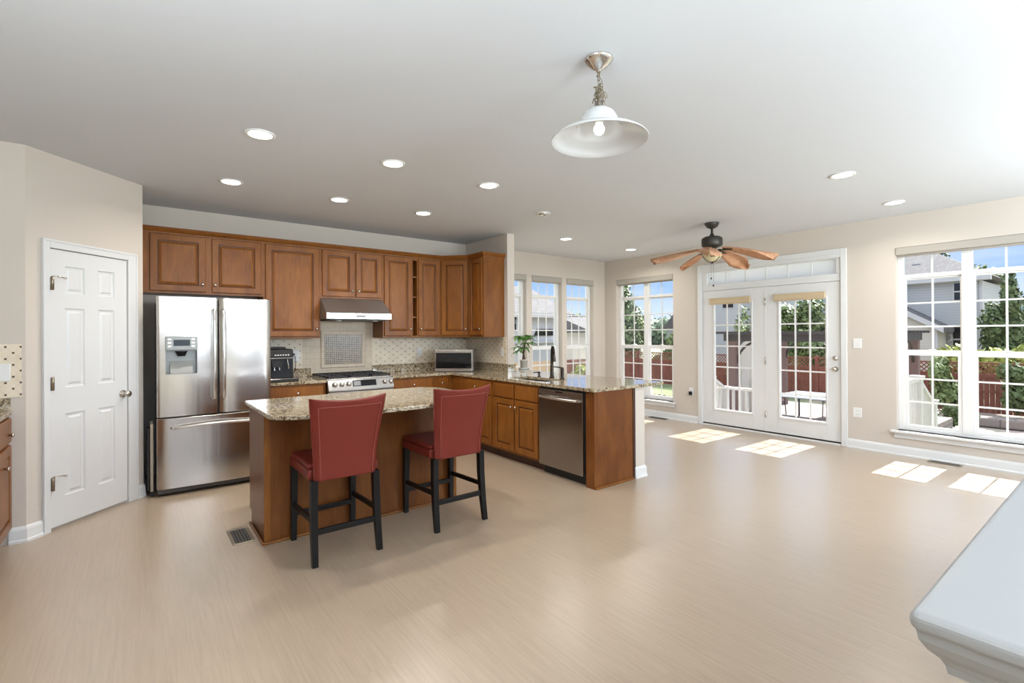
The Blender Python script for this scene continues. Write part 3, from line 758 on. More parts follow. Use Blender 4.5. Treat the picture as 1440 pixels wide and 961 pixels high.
# dishwasher
t = thing('dishwasher', 'stainless steel dishwasher with a bar handle in the peninsula', 'dishwasher', (3.5, 3.47, 0))
b = B(); b.box(LX+.005, 3.844, 3.160, 3.786, .095, BT-.004); b.build('tub', 'black_matte', t)
b = B(); b.box(LX-.024, LX+.0049, 3.170, 3.783, .095, .862); dw = b.build('door', 'stainless_dark', t, bevel=.004)
b = B(); b.box(LX-.0265, LX-.0245, 3.172, 3.781, .812, .860); b.build('control_strip', 'stainless', dw)
b = B(); b.box(LX-.028, LX-.0265, 3.43, 3.53, .838, .852); b.build('display', 'black_plastic', dw)
b = B(); b.tube([(LX-.03, 3.745, .785), (LX-.062, 3.70, .785), (LX-.070, 3.475, .785), (LX-.062, 3.25, .785), (LX-.03, 3.205, .785)], .013, 10)
b.box(LX-.06, LX-.0245, 3.738, 3.752, .773, .797); b.box(LX-.06, LX-.0245, 3.198, 3.212, .773, .797); b.build('handle', 'stainless_light', dw)
b = B(); b.box(LX+.05, LX+.30, 3.162, 3.784, 0, .0949); b.build('toe_kick', 'black_matte', t)

# ------------------------------------------------------------------ countertops
def round_poly(pts, radii, n=6):
    out = []
    for i, (p, r) in enumerate(zip(pts, radii)):
        if not r: out.append(p); continue
        P = Vector((*p, 0)); A = Vector((*pts[i-1], 0)); C = Vector((*pts[(i+1) % len(pts)], 0)); a = (A-P).normalized(); c = (C-P).normalized()
        for k in range(n+1):
            t_ = k/n; q = (P+a*r)*(1-t_)**2+P*2*t_*(1-t_)+(P+c*r)*t_**2; out.append((q.x, q.y))
    return out
t = thing('granite_countertop', 'short granite countertop under the coffee machine left of the range', 'countertop', (1.35, 5.85, BT))
b = B(); b.box(1.055, 1.655, 5.520, NY-.002, BT+.001, .915); b.build('slab', 'granite', t, bevel=.006, seg=3)
b = B(); b.box(1.055, 1.655, NY-.022, NY-.002, .9152, 1.015); b.build('backsplash_curb', 'granite', t, bevel=.002)
t = thing('granite_countertop', 'L-shaped granite countertop with the sink running out onto the peninsula', 'countertop', (3.6, 4.4, BT))
SX0, SX1, SY0, SY1 = 3.350, 3.645, 3.800, 4.450
b = B()
xs = [3.238, SX0, SX1, 3.870, 4.262]; ys = [3.018, SY0, SY1, 5.139]
for i in range(4):
    for j in range(3):
        if i == 1 and j == 1: continue
        b.box(xs[i], xs[i+1], ys[j], ys[j+1], BT+.001, .915)
b.box(3.238, 3.869, 5.139, NY-.002, BT+.001, .915); b.box(2.420, 3.238, 5.520, NY-.002, BT+.001, .915)
b.box(3.990, 4.262, 5.139, 5.30, BT+.001, .915)
bmesh.ops.remove_doubles(b.bm, verts=b.bm.verts, dist=.0003)
# drop the coincident inner faces left between cells
seen = {}
for f in list(b.bm.faces):
    k = tuple(sorted(v.index for v in f.verts)) if False else tuple(sorted((round(v.co.x, 3), round(v.co.y, 3), round(v.co.z, 3)) for v in f.verts)); seen.setdefault(k, []).append(f)
kill = [f for fs in seen.values() if len(fs) > 1 for f in fs]
bmesh.ops.delete(b.bm, geom=kill, context='FACES')
b.build('slab', 'granite', t)
b = B(); b.box(2.420, 3.869, NY-.022, NY-.002, .9152, 1.015); b.box(3.850, 3.869, 5.139, NY-.023, .9152, 1.015); b.box(3.850, 3.99, 5.118, 5.1385, .9152, 1.010)
b.build('backsplash_curb', 'granite', t, bevel=.002)
b = B()
d = .20; x0, x1, y0, y1 = SX0-.012, SX1+.012, SY0-.012, SY1+.012
z1 = BT; z0 = BT-d
b.box(x0, x1, y0, y1, z0-.003, z0); b.box(x0-.003, x0, y0, y1, z0, z1); b.box(x1, x1+.003, y0, y1, z0, z1); b.box(x0, x1, y0-.003, y0, z0, z1); b.box(x0, x1, y1, y1+.003, z0, z1)
sk = tag(b.build('kitchen_sink', 'bronze'), 'undermount sink bowl sunk in the peninsula granite below the faucet', 'sink')
isl = thing('granite_countertop', 'granite island countertop with bowed front behind the red stools', 'countertop', (1.45, 3.7, BT))
pts = [(.646, 4.212), (.646, 3.30), (.93, 3.150), (1.45, 3.125), (1.97, 3.150), (2.25, 3.30), (2.25, 4.05), (2.13, 4.222)]
b = B(); b.prism(round_poly(pts, [.02, .10, .12, 0, .12, .12, .06, .06]), BT+.001, .915); b.build('slab', 'granite', isl, bevel=.008, seg=3)

# island
t = thing('kitchen_island', 'stained wooden kitchen island base standing behind the red stools', 'island', (1.43, 3.9, 0))
b = B(); b.box(.676, 2.170, 3.638, 4.120, 0, BT); b.box(.676, 2.170, 4.120, 4.186, .10, BT); b.build('cabinet_box', 'island_wood', t, bevel=.002)
for q in ((.6725, .710), (2.136, 2.1735)):
    b = B(); b.box(q[0], q[1], 3.6335, 3.6375, .0195, BT); b.build('corner_strip', 'cabinet_wood', t)
b = B(); b.box(.658, 2.188, 3.618, 3.6333, 0, .019); b.box(.658, .6715, 3.6333, 4.118, 0, .019); b.box(2.1705, 2.188, 3.6333, 4.118, 0, .019); b.build('shoe_molding', 'cabinet_wood', t, bevel=.006)
for a in (.70, 1.19, 1.68): cab_door(t, (a+.47, 4.186, .125), (-1, 0, 0), .47, .73, (.03, .66))

# ------------------------------------------------------------------ tile backsplash
b = B(); b.box(1.04, 1.560, NY-.008, NY-.001, 1.0155, UB+.02); b.box(2.425, 3.8695, NY-.008, NY-.001, 1.0155, UB-.001); b.box(3.863, 3.8705, 5.160, NY-.009, 1.0155, UB-.001)
struct(b, 'wall_tile_dotted', 'dot_tile', 'beige tile backsplash dotted with small dark diamonds', 'backsplash')
b = B(); b.box(1.660, 2.425, NY-.008, NY-.001, .90, 1.90); b.box(1.560, 1.660, NY-.008, NY-.001, 1.0155, UB+.02); struct(b, 'wall_tile_subway', 'subway_tile', 'plain tan tiles on the wall behind the gas range', 'backsplash')
t = thing('mosaic_panel', 'framed square of tiny dark mosaic tiles on the wall behind the range', 'tile panel', (2.05, NY, 1.0))
b = B(); M = basis((1.773, NY-.009, 1.005), (1, 0, 0), (0, 0, 1)); rect_rings(b, M, 0, .554, 0, .460, [(0, 0), (0, .010), (.006, .016), (.040, .014), (.048, .004)], close=False); b.build('stone_frame', 'subway_tile', t)
b = B(); b.box(1.820, 2.284, NY-.015, NY-.009, 1.052, 1.418); b.build('mosaic_field', 'mosaic_tile', t)

# ------------------------------------------------------------------ refrigerator
t = thing('refrigerator', 'stainless french door refrigerator with ice dispenser and bottom freezer', 'refrigerator', (.58, 5.65, 0))
b = B(); b.box(.140, 1.030, 5.315, 6.10, .045, 1.745); b.build('body', 'grille_grey', t, bevel=.005)
def bulged(x0, x1, z0, z1, yb, yf, bulge, edge=.018, holes=None, nx=14):
    """door slab with a gently bowed, rounded front"""
    b = B(); prof = []
    for i in range(nx+1):
        u_ = i/nx; x = x0+(x1-x0)*u_; e = min(u_, 1-u_)*(x1-x0)
        rr = edge*(1-math.sqrt(max(0, 1-(1-min(e/edge, 1))**2)))
        prof.append((x, yf-bulge*math.sin(PI*u_)+rr))
    pts = [(x0, yb)]+prof+[(x1, yb)]
    b.prism(pts, z0, z1)
    return b
hole = (.196, .424, 1.078, 1.280)
b = B(); x0, x1, z0, z1 = .128, .589, .700, 1.762
def fy_(x):
    u_ = (x-x0)/(x1-x0); e = min(u_, 1-u_)*(x1-x0); return 5.248-.016*math.sin(PI*u_)+.018*(1-math.sqrt(max(0, 1-(1-min(e/.018, 1))**2)))
xs_ = sorted({x0, x0+.004, x0+.010, x0+.018, x1-.018, x1-.010, x1-.004, x1, hole[0], hole[1], *[x0+.03+(x1-x0-.06)*k/14 for k in range(15)]})
zs_ = [z0, hole[2], hole[3], z1]; G = {}
for i, x in enumerate(xs_):
    for j, z in enumerate(zs_): G[i, j] = b.bm.verts.new((x, fy_(x), z))
for i in range(len(xs_)-1):
    for j in range(3):
        if j == 1 and hole[0]-1e-6 <= xs_[i] and xs_[i+1] <= hole[1]+1e-6: continue
        b.bm.faces.new((G[i, j], G[i+1, j], G[i+1, j+1], G[i, j+1]))
for z in (z0, z1): b.face([(x0, 5.312, z), (x1, 5.312, z)]+[(x, fy_(x), z) for x in xs_[::-1]])
for x in (x0, x1): b.face([(x, 5.312, z0), (x, 5.312, z1), (x, fy_(x), z1), (x, fy_(x), z0)])
b.face([(x0, 5.312, z0), (x1, 5.312, z0), (x1, 5.312, z1), (x0, 5.312, z1)])
ld = b.build('door', 'fridge_steel', t)
rd = bulged(.600, 1.040, .700, 1.762, 5.312, 5.248, .016).build('door', 'fridge_steel', t, bevel=.004)
fz = bulged(.128, 1.040, .066, .688, 5.312, 5.246, .020, nx=20).build('freezer_drawer', 'fridge_steel', t, bevel=.004)
for o_, s_ in ((ld, .004), (rd, .004), (fz, .004)):
    for p_ in o_.data.polygons: p_.use_smooth = True
    o_.data.set_sharp_from_angle(angle=math.radians(30))
def bar(par, pts, r=.011, name='handle', mat='stainless_light'):
    b = B(); b.tube(pts, r, 10); return b.build(name, mat, par)
for par, x in ((ld, .556), (rd, .630)):
    P_ = [(x, 5.235, 1.655), (x, 5.195, 1.640), (x, 5.180, 1.55), (x, 5.172, 1.25), (x, 5.180, .94), (x, 5.195, .845), (x, 5.235, .830)]
    bar(par, P_, [.010, .012, .012, .014, .012, .012, .010])
P_ = [(.235, 5.238, .600), (.250, 5.200, .602)]+[(.27+.63*k/8, 5.195-.035*math.sin(PI*k/8), .604+.018*math.sin(PI*k/8)) for k in range(9)]+[(.920, 5.200, .602), (.935, 5.238, .600)]
bar(fz, P_, .012)
# dispenser
ds = B(); ds.box(.190, .430, 5.222, 5.238, 1.284, 1.408); dp = ds.build('dispenser_panel', 'dispenser_grey', ld, bevel=.008, seg=3)
b = B(); b.box(.250, .372, 5.219, 5.2219, 1.325, 1.378); b.build('display', 'display_glow', dp)
for k in range(3):
    for x in (.207, .382):
        b = B(); b.box(x, x+.028, 5.2195, 5.2219, 1.312+k*.031, 1.330+k*.031); b.build('button', 'plastic_white', dp, bevel=.003)
b = B(); hx0, hx1, hz0, hz1 = hole
b.box(hx0+.001, hx1-.001, 5.296, 5.2995, hz0+.001, hz1-.001)
b.box(hx0-.004, hx0, 5.232, 5.2995, hz0-.004, hz1+.004); b.box(hx1, hx1+.004, 5.232, 5.2995, hz0-.004, hz1+.004); b.box(hx0, hx1, 5.232, 5.2995, hz0-.004, hz0); b.box(hx0, hx1, 5.232, 5.2995, hz1, hz1+.004)
b.prism([(5.236, hz0+.001), (5.295, hz0+.001), (5.295, hz0+.11), (5.285, hz0+.09), (5.240, hz0+.012)], hx0+.03, hx1-.03, 'x')
b.build('dispenser_recess', 'dispenser_grey', ld)
b = B(); b.lathe([(.03, 0), (.04, .03), (.05, .045)], (.310, 5.262, hz1-.047), 18); b.build('ice_chute', 'black_plastic', ld)
b = B(); b.box(.962, .990, 5.231, 5.2345, 1.622, 1.632); bd = b.build('badge', 'label_grey', rd)
b = B(); b.lathe([(.005, 0), (.005, .001)], (.956, 5.2345, 1.627), 12, (0, -1, 0)); b.build('badge_dot', 'label_red', rd)
b = B(); b.prism([(5.262, .060), (5.262, .030), (5.285, .012), (5.33, .012), (5.33, .060)], .135, 1.035, 'x'); b.build('base_grille', 'grille_grey', t)
for x in (.20, .97):
    b = B(); b.lathe([(.02, 0), (.02, .0449)], (x, 5.42, 0), 10); b.build('foot', 'black_matte', t)
# folded step ladder tucked in the gap left of the refrigerator
t = thing('step_ladder', 'folded slim step ladder tucked into the gap left of the refrigerator', 'ladder', (.092, 5.4, 0))
b = B(); b.box(.084, .106, 5.330, 5.350, .045, .64); b.build('rail', 'tan_metal', t, bevel=.003)
b = B(); b.box(.084, .106, 5.50, 5.52, .045, .64); b.build('rail', 'tan_metal', t, bevel=.003)
b = B(); b.box(.083, .107, 5.326, 5.354, 0, .0448); b.build('rubber_foot', 'black_matte', t, bevel=.004)
b = B(); b.box(.083, .107, 5.496, 5.524, 0, .0448); b.build('rubber_foot', 'black_matte', t, bevel=.004)
b = B(); b.box(.062, .082, 5.36, 5.49, .05, .60); b.build('tread', 'black_matte', t, bevel=.004)

# ------------------------------------------------------------------ gas range
t = thing('gas_range', 'stainless slide-in gas range with five knobs and black grates', 'range', (2.035, 5.8, 0))
b = B(); b.box(1.660, 2.414, 5.500, 6.150, .08, .885); b.build('body', 'black_matte', t)
b = B(); b.box(1.657, 2.417, 5.470, 5.4995, .20, .775); od = b.build('oven_door', 'stainless', t, bevel=.005)
b = B(); b.box(1.76, 2.31, 5.466, 5.4698, .33, .64); b.build('oven_window', 'dark_glass', od)
b = B(); b.tube([(1.70, 5.465, .72), (1.70, 5.42, .72), (2.37, 5.42, .72), (2.37, 5.465, .72)], .012, 10); b.build('handle', 'stainless_light', od)
b = B(); b.box(1.657, 2.417, 5.474, 5.4995, .085, .190); b.build('drawer', 'stainless', t, bevel=.005)
b = B(); b.box(1.70, 2.38, 5.53, 6.10, 0, .0798); b.build('toe_kick', 'black_matte', t)
b = B(); b.prism([(5.458, .785), (5.500, .785), (5.530, .912), (5.506, .912), (5.494, .900), (5.458, .800)], 1.657, 2.417, 'x'); cp = b.build('control_panel', 'stainless_light', t, bevel=.003)
sn = Vector((0, -.100, .036)).normalized()
def on_panel(x, f, lift=.0): # f 0..1 up the slanted face
    return Vector((x, 5.458+.036*f, .800+.100*f))+sn*lift
for x in (1.727, 1.805, 1.880, 2.306, 2.382):
    b = B(); b.lathe([(.029, 0), (.029, .006), (.024, .010), (.021, .032), (.018, .036), (0, .037)], on_panel(x, .58, .0005), 20, sn); b.build('knob', 'stainless', cp)
b = B(); p = [on_panel(x, f, .0015) for x, f in ((1.928, .28), (2.205, .28), (2.205, .95), (1.928, .95))]; q = [v-sn*.0012 for v in p]
vs = [b.bm.verts.new(v) for v in p]; ws = [b.bm.verts.new(v) for v in q]; b.bm.faces.new(vs)
for i in range(4): b.bm.faces.new((vs[i], vs[(i+1) % 4], ws[(i+1) % 4], ws[i]))
b.build('display', 'dark_glass', cp)
b = B(); p = [on_panel(x, f, .003) for x, f in ((1.94, .36), (2.02, .36), (2.02, .86), (1.94, .86))]; b.face(p); b.build('screen', 'label_grey', cp)
b = B(); b.box(1.6560, 2.4190, 5.530, 6.150, .9155, .924); b.box(1.660, 2.414, 5.53, 6.15, .885, .9155); b.build('cooktop', 'stainless', t, bevel=.002)
for gx in (1.665, 1.915, 2.165):
    b = B(); x0, x1, y0, y1 = gx+.004, gx+.240, 5.545, 6.135
    for q in ((x0, x0+.012, y0, y1), (x1-.012, x1, y0, y1)): b.box(*q, .932, .950)
    for yy in (y0, (y0+y1)/2-.006, y1-.012): b.box(x0, x1, yy, yy+.012, .932, .950)
    xm = (x0+x1)/2
    for yy in (y0+.15, y1-.15):
        b.box(x0, xm-.03, yy-.005, yy+.005, .934, .952); b.box(xm+.03, x1, yy-.005, yy+.005, .934, .952); b.box(xm-.005, xm+.005, yy-.14, yy-.03, .934, .952); b.box(xm-.005, xm+.005, yy+.03, yy+.13, .934, .952)
    for xx in (x0, x1-.012):
        for yy in (y0, y1-.012): b.box(xx, xx+.012, yy, yy+.012, .9242, .933)
    b.build('grate', 'black_matte', t)
for x, y in ((1.79, 5.70), (1.79, 5.98), (2.035, 5.84), (2.29, 5.70), (2.29, 5.98)):
    b = B(); b.lathe([(.045, 0), (.045, .004), (.032, .006), (.032, .012), (0, .014)], (x, y, .9242), 18); b.build('burner', 'black_matte', t)

# range hood
t = thing('range_hood', 'stainless under-cabinet range hood above the gas range', 'range hood', (2.05, 5.85, 1.6))
b = B(); hx0, hx1 = 1.682, 2.432
# sloped shell tapering from front lip to the cabinet
fx0, fx1 = 1.664, 2.426
V = [(hx0, NY-.002, 1.595), (hx1, NY-.002, 1.595), (hx1, NY-.002, 1.843), (hx0, NY-.002, 1.843), (hx0, 5.84, 1.843), (hx1, 5.84, 1.843), (fx0+.0, 5.552, 1.662), (fx1, 5.552, 1.662), (fx0, 5.552, 1.596), (fx1, 5.552, 1.596)]
for f in ((3, 2, 5, 4), (4, 5, 7, 6), (6, 7, 9, 8), (0, 3, 4, 6, 8), (1, 9, 7, 5, 2), (0, 1, 2, 3)): b.face([V[i] for i in f])
b.face([V[8], V[9], V[1], V[0]])
bmesh.ops.remove_doubles(b.bm, verts=b.bm.verts, dist=.0003)
b.build('canopy', 'hood_steel', t)
b = B(); b.box(fx0-.001, fx1+.001, 5.547, 5.5515, 1.596, 1.662); fl = b.build('front_lip', 'stainless', t, bevel=.001)
b = B(); b.box(1.995, 2.112, 5.5445, 5.5468, 1.616, 1.640); b.build('control_display', 'label_grey', fl)
b = B(); b.box(1.72, 2.39, 5.60, 6.10, 1.580, 1.5945); b.build('grease_filter', 'grille_grey', t)
for x in (1.83, 2.26):
    b = B(); b.lathe([(.03, 0), (.03, .008)], (x, 5.64, 1.5715), 16); b.build('hood_lamp', 'plastic_white', t)

# ------------------------------------------------------------------ countertop appliances
t = thing('coffee_machine', 'black espresso machine on the counter beside the refrigerator', 'coffee machine', (1.21, 5.75, .915))
b = B(); b.box(1.075, 1.350, 5.700, 6.02, .945, 1.170); b.build('body', 'black_plastic', t, bevel=.010)
b = B(); b.prism([(5.690, 1.172), (6.02, 1.172), (6.02, 1.262), (5.725, 1.262)], 1.070, 1.355, 'x'); cpn = b.build('control_head', 'black_plastic', t, bevel=.012)
b = B(); b.box(1.068, 1.357, 5.684, 5.700, 1.160, 1.1715); b.build('chrome_strip', 'chrome', t, bevel=.003)
b = B()
for r in range(2):
    for k in range(6): b.box(1.165+k*.026, 1.180+k*.026, 5.690+.018*r+.008, 5.700+.018*r+.01, 1.192+.03*r, 1.204+.03*r)
b.build('button_marks', 'plastic_white', cpn)
b = B(); b.box(1.09, 1.29, 5.76, 5.98, 1.2625, 1.285); b.build('bean_lid', 'black_matte', t, bevel=.006)
b = B(); b.box(1.070, 1.385, 5.600, 5.99, .9165, .9445); tray = b.build('drip_tray', 'black_matte', t, bevel=.006)
b = B(); b.box(1.090, 1.365, 5.603, 5.69, .9446, .950); b.build('tray_grid', 'chrome', tray, bevel=.002)
b = B(); b.box(1.13, 1.23, 5.665, 5.6998, 1.07, 1.13); b.build('spout_block', 'black_matte', t, bevel=.004)
b = B(); b.tube([(1.155, 5.675, 1.075), (1.155, 5.670, 1.035)], .008, 8); b.tube([(1.205, 5.675, 1.075), (1.205, 5.670, 1.035)], .008, 8); b.build('spout', 'chrome', t, bevel=.004)
b = B(); b.tube([(1.27, 5.69, 1.145), (1.285, 5.66, 1.14), (1.29, 5.655, 1.09), (1.292, 5.655, 1.05)], .006, 8); b.build('milk_pipe', 'chrome', t)
b = B(); b.tube([(1.452, NY-.014, 1.185), (1.474, NY-.03, 1.17), (1.480, NY-.04, 1.10), (1.470, NY-.06, 1.01), (1.43, NY-.10, .955), (1.36, 5.98, .96)], .0035, 8); b.box(1.440, 1.470, NY-.030, NY-.0165, 1.175, 1.198)
tag(b.build('power_cord', 'black_plastic'), 'black power cord plugged into the outlet beside the coffee machine', 'cord')
t = thing('microwave', 'stainless microwave standing diagonally in the counter corner', 'microwave', (3.315, 5.6, .915))
u_ = Vector((3.502-3.132, 5.437-5.768, 0)); mwW = u_.length; M = basis((3.132, 5.768, .9155), u_, (0, 0, 1))
def lbox(b, M, x0, x1, y0, y1, z0, z1): 
    c = B(); c.box(x0, x1, y0, y1, z0, z1); c.xform(M); me = bpy.data.meshes.new('tmp'); c.bm.to_mesh(me); c.bm.free(); b.bm.from_mesh(me); bpy.data.meshes.remove(me); return b
b = lbox(B(), M, 0, mwW+.012, .022, .355, .006, .292); b.build('case', 'stainless_dark', t, bevel=.004)
b = lbox(B(), M, 0, mwW, 0, .0215, .006, .292); md = b.build('door', 'stainless', t, bevel=.003)
b = lbox(B(), M, .012, mwW-.008, -.003, -.0002, .045, .252); b.build('door_glass', 'dark_glass', md)
b = lbox(B(), M, mwW-.075, mwW-.02, -.0045, -.0031, .06, .075); b.build('door_button', 'black_matte', md)
b = B()
for fx in (.04, mwW-.04):
    for fy in (.05, .32): lbox(b, M, fx-.012, fx+.012, fy-.012, fy+.012, .0, .0058)
b.build('feet', 'black_matte', t)

# ------------------------------------------------------------------ sink fittings
t = thing('kitchen_faucet', 'tall bronze pull-down faucet rising behind the sink', 'faucet', (3.70, 4.09, .915))
b = B(); b.lathe([(.030, 0), (.030, .006), (.024, .014), (.020, .05), (.017, .14), (.016, .18)], (3.70, 4.09, .9155), 18); b.build('body', 'bronze', t)
fd = Vector((-.50, -.866, 0)); F0 = Vector((3.70, 4.09, 0))
b = B(); b.tube([F0+fd*a+Vector((0, 0, z)) for a, z in ((0, 1.090), (0, 1.18), (.008, 1.235), (.035, 1.266), (.070, 1.262), (.092, 1.232), (.100, 1.19))], [.016, .015, .014, .014, .014, .015, .016], 12); b.build('neck', 'bronze', t)
b = B(); b.lathe([(.023, 0), (.023, .012), (.020, .05), (.017, .08), (.017, .085)], F0+fd*.100+Vector((0, 0, 1.104)), 16); b.build('spray_head', 'bronze', t)
t = thing('faucet_handle', 'separate bronze lever handle right of the tall faucet', 'faucet handle', (3.68, 3.90, .915))
b = B(); b.lathe([(.026, 0), (.026, .006), (.020, .012), (.018, .05), (.021, .09), (.019, .115), (.010, .13), (0, .133)], (3.68, 3.90, .9155), 16); b.build('body', 'bronze', t)
b = B(); b.tube([(3.68, 3.90, 1.035), (3.665, 3.94, 1.045), (3.64, 4.00, 1.048)], [.009, .007, .005], 8); b.build('lever', 'bronze', t)
t = thing('soap_dispenser', 'small bronze soap pump left of the tall faucet', 'soap dispenser', (3.70, 4.31, .915))
b = B(); b.lathe([(.020, 0), (.020, .008), (.012, .012), (.011, .035), (.015, .04), (.015, .055), (0, .058)], (3.70, 4.31, .9155), 14); b.tube([(3.70, 4.31, .962), (3.67, 4.345, .965), (3.655, 4.362, .958)], [.007, .006, .005], 8); b.build('pump', 'bronze', t)

# potted money tree
px, py = 3.725, 4.625
t = thing('potted_plant', 'small money tree in a white footed pot beside the sink', 'plant', (px, py, .915))
b = B(); b.lathe([(.045, 0), (.038, .012), (.036, .02), (.050, .036), (.064, .058), (.066, .084), (.062, .084), (.058, .078), (.0, .072)], (px, py, .9155), 24); bw = b.build('footed_bowl', 'terracotta_white', t)
b = B(); b.lathe([(.0655, .062), (.0672, .066), (.0672, .078), (.0663, .081)], (px, py, .9155), 24, cap=False); b.build('painted_band', 'pot_band', bw)
b = B(); b.lathe([(.040, 0), (.047, .10), (.050, .10), (.050, .112), (.044, .112), (.042, .098), (0, .096)], (px, py, .9885), 24); b.build('inner_pot', 'terracotta_white', t)
b = B(); b.lathe([(.042, 0), (.0, .004)], (px, py, 1.086), 16); b.build('soil', 'soil', t)
b = B(); b.tube([(px, py, 1.086), (px+.002, py, 1.12), (px, py+.002, 1.155), (px, py, 1.19)], [.024, .020, .014, .006], 10)
tips = []
rnd = random.Random(5)
for k in range(14):
    a = 2*PI*k/14+rnd.uniform(-.2, .2); h = rnd.uniform(1.20, 1.40); r = rnd.uniform(.05, .125)*(1 if h < 1.33 else .6)
    e = Vector((px+r*math.cos(a), py+r*math.sin(a), h)); b.tube([(px, py, 1.16), ((px+e.x)/2, (py+e.y)/2, h*.5+.62), e], .0025, 5); tips.append((e, a))
b.build('stem', 'trunk_brown', t)
b = B()
def leaf(b, p, d, L, W, droop):
    d = Vector(d).normalized(); side = d.cross(Vector((0, 0, 1))).normalized(); pr_ = None; n = 5
    for i in range(n+1):
        f = i/n; c = p+d*L*f+Vector((0, 0, -droop*f*f)); wv_ = W*math.sin(PI*min(1, f*.92+.06))**.8*.5 if i < n else 0.0005
        row = [b.bm.verts.new(c-side*wv_+Vector((0, 0, wv_*.35))), b.bm.verts.new(c), b.bm.verts.new(c+side*wv_+Vector((0, 0, wv_*.35)))]
        if pr_:
            for q in (0, 1): b.bm.faces.new((pr_[q], pr_[q+1], row[q+1], row[q])).smooth = True
        pr_ = row
for e, a in tips:
    m = rnd.choice((5, 6))
    for k in range(m):
        aa = a+(k-(m-1)/2)*1.0+rnd.uniform(-.15, .15); leaf(b, e, (math.cos(aa), math.sin(aa), rnd.uniform(-.05, .6)), rnd.uniform(.085, .125), rnd.uniform(.028, .038), rnd.uniform(.03, .09))
b.build('foliage', 'leaf_plant', t)

# ------------------------------------------------------------------ bar stools
def make_stool(loc, label):
    t = thing('bar_stool', label, 'bar stool', loc, 0, 'red leather counter stools at the island')
    # local: y = 0 at rear feet, seat towards +y, x centred
    W_ = .205
    for sx in (-1, 1):
        b = B(); pts = [(sx*W_, -.040, 0), (sx*(W_-.003), -.012, .18), (sx*(W_-.006), .004, .36), (sx*(W_-.008), .006, .515)]
        secs = [(.034, .034), (.040, .038), (.042, .044), (.042, .046)]
        for i in range(3): b.beam(pts[i], pts[i+1], secs[i][0], secs[i][1], (0, 1, 0), secs[i+1])
        b.build('leg', 'black_wood', t, world=False)
        b = B(); b.beam((sx*W_, .470, 0), (sx*(W_-.002), .462, .515), .034, .034, (0, 1, 0), (.044, .044)); b.build('leg', 'black_wood', t, world=False, bevel=.002)
        b = B(); b.beam((sx*(W_-.004), .006, .285-.02), (sx*(W_-.002), .455, .265-.02), .020, .032); b.build('stretcher', 'black_wood', t, world=False, bevel=.002)
    b = B(); b.beam((-W_+.02, -.012, .200), (W_-.02, -.012, .200), .022, .034); b.build('stretcher', 'black_wood', t, world=False, bevel=.002)
    b = B(); b.beam((-W_+.02, .462, .185), (W_-.02, .462, .185), .022, .032); b.build('stretcher', 'black_wood', t, world=False, bevel=.002)
    # seat: padded block
    b = B(); b.box(-.226, .226, .030, .482, .515, .580); b.build('seat', 'red_leather', t, world=False, bevel=.014, seg=3)
    b = B(); b.prism(round_poly([(-.226, .034), (.226, .034), (.226, .482), (-.226, .482)], [.02]*4, 4), .580, .612); sc_ = b.build('seat_cushion', 'red_leather', t, world=False, bevel=.016, seg=4)
    # curved, reclined back: grid of cross-sections
    b = B(); nx, nz = 16, 14; front = []; back = []
    th = .052
    for j in range(nz+1):
        f = j/nz; z = .508+f*.502; hw = .198+.047*f**1.5; lean = .012-.118*f**1.5
        rf, rb = [], []
        for i in range(nx+1):
            u_ = i/nx*2-1; curve = .045*f*(u_*u_)+.004      # sides come forward towards the top
            edge = th/2*(1-(1-min(1, (1-abs(u_))/.07))**2)**.5 if abs(u_) > .93 else th/2
            topz = z+(.022*u_*u_*f if j == nz else 0)
            y = lean+curve-.012
            rf.append(b.bm.verts.new((u_*hw, y+edge, topz))); rb.append(b.bm.verts.new((u_*hw, y-edge, topz)))
        front.append(rf); back.append(rb)
    for j in range(nz):
        for i in range(nx):
            b.bm.faces.new((front[j][i], front[j][i+1], front[j+1][i+1], front[j+1][i])); b.bm.faces.new((back[j][i+1], back[j][i], back[j+1][i], back[j+1][i+1]))
        for i in (0, nx):
            b.bm.faces.new((front[j][i], front[j+1][i], back[j+1][i], back[j][i]))
    for j in (0, nz):
        for i in range(nx): b.bm.faces.new((front[j][i], front[j][i+1], back[j][i+1], back[j][i]))
    backp = [[v.co.copy() for v in r] for r in back]
    bo_ = b.build('backrest', 'red_leather', t, world=False, bevel=.009, seg=3)
    for p_ in bo_.data.polygons: p_.use_smooth = True
    # stitched seams framing the rear panel
    b = B(); off = Vector((0, -.0025, 0)); ci = 2
    colL = [backp[j][1].lerp(backp[j][2], .4)+off for j in range(nz)]; colR = [backp[j][nx-1].lerp(backp[j][nx-2], .4)+off for j in range(nz)]
    top_ = [colL[-1]]+[backp[nz-1][i]+off for i in range(2, nx-1)]+[colR[-1]]
    for pl in (colL, colR, top_): b.tube(pl, .0032, 6)
    b.build('seam_piping', 'leather_piping', bo_, world=False)
    return t
st = make_stool((1.055, 3.130, 0), 'red leather counter stool at the left end of the island')
dup(st, (1.893, 3.130, 0), 0, 'red leather counter stool nearer the dishwasher, right of the other')

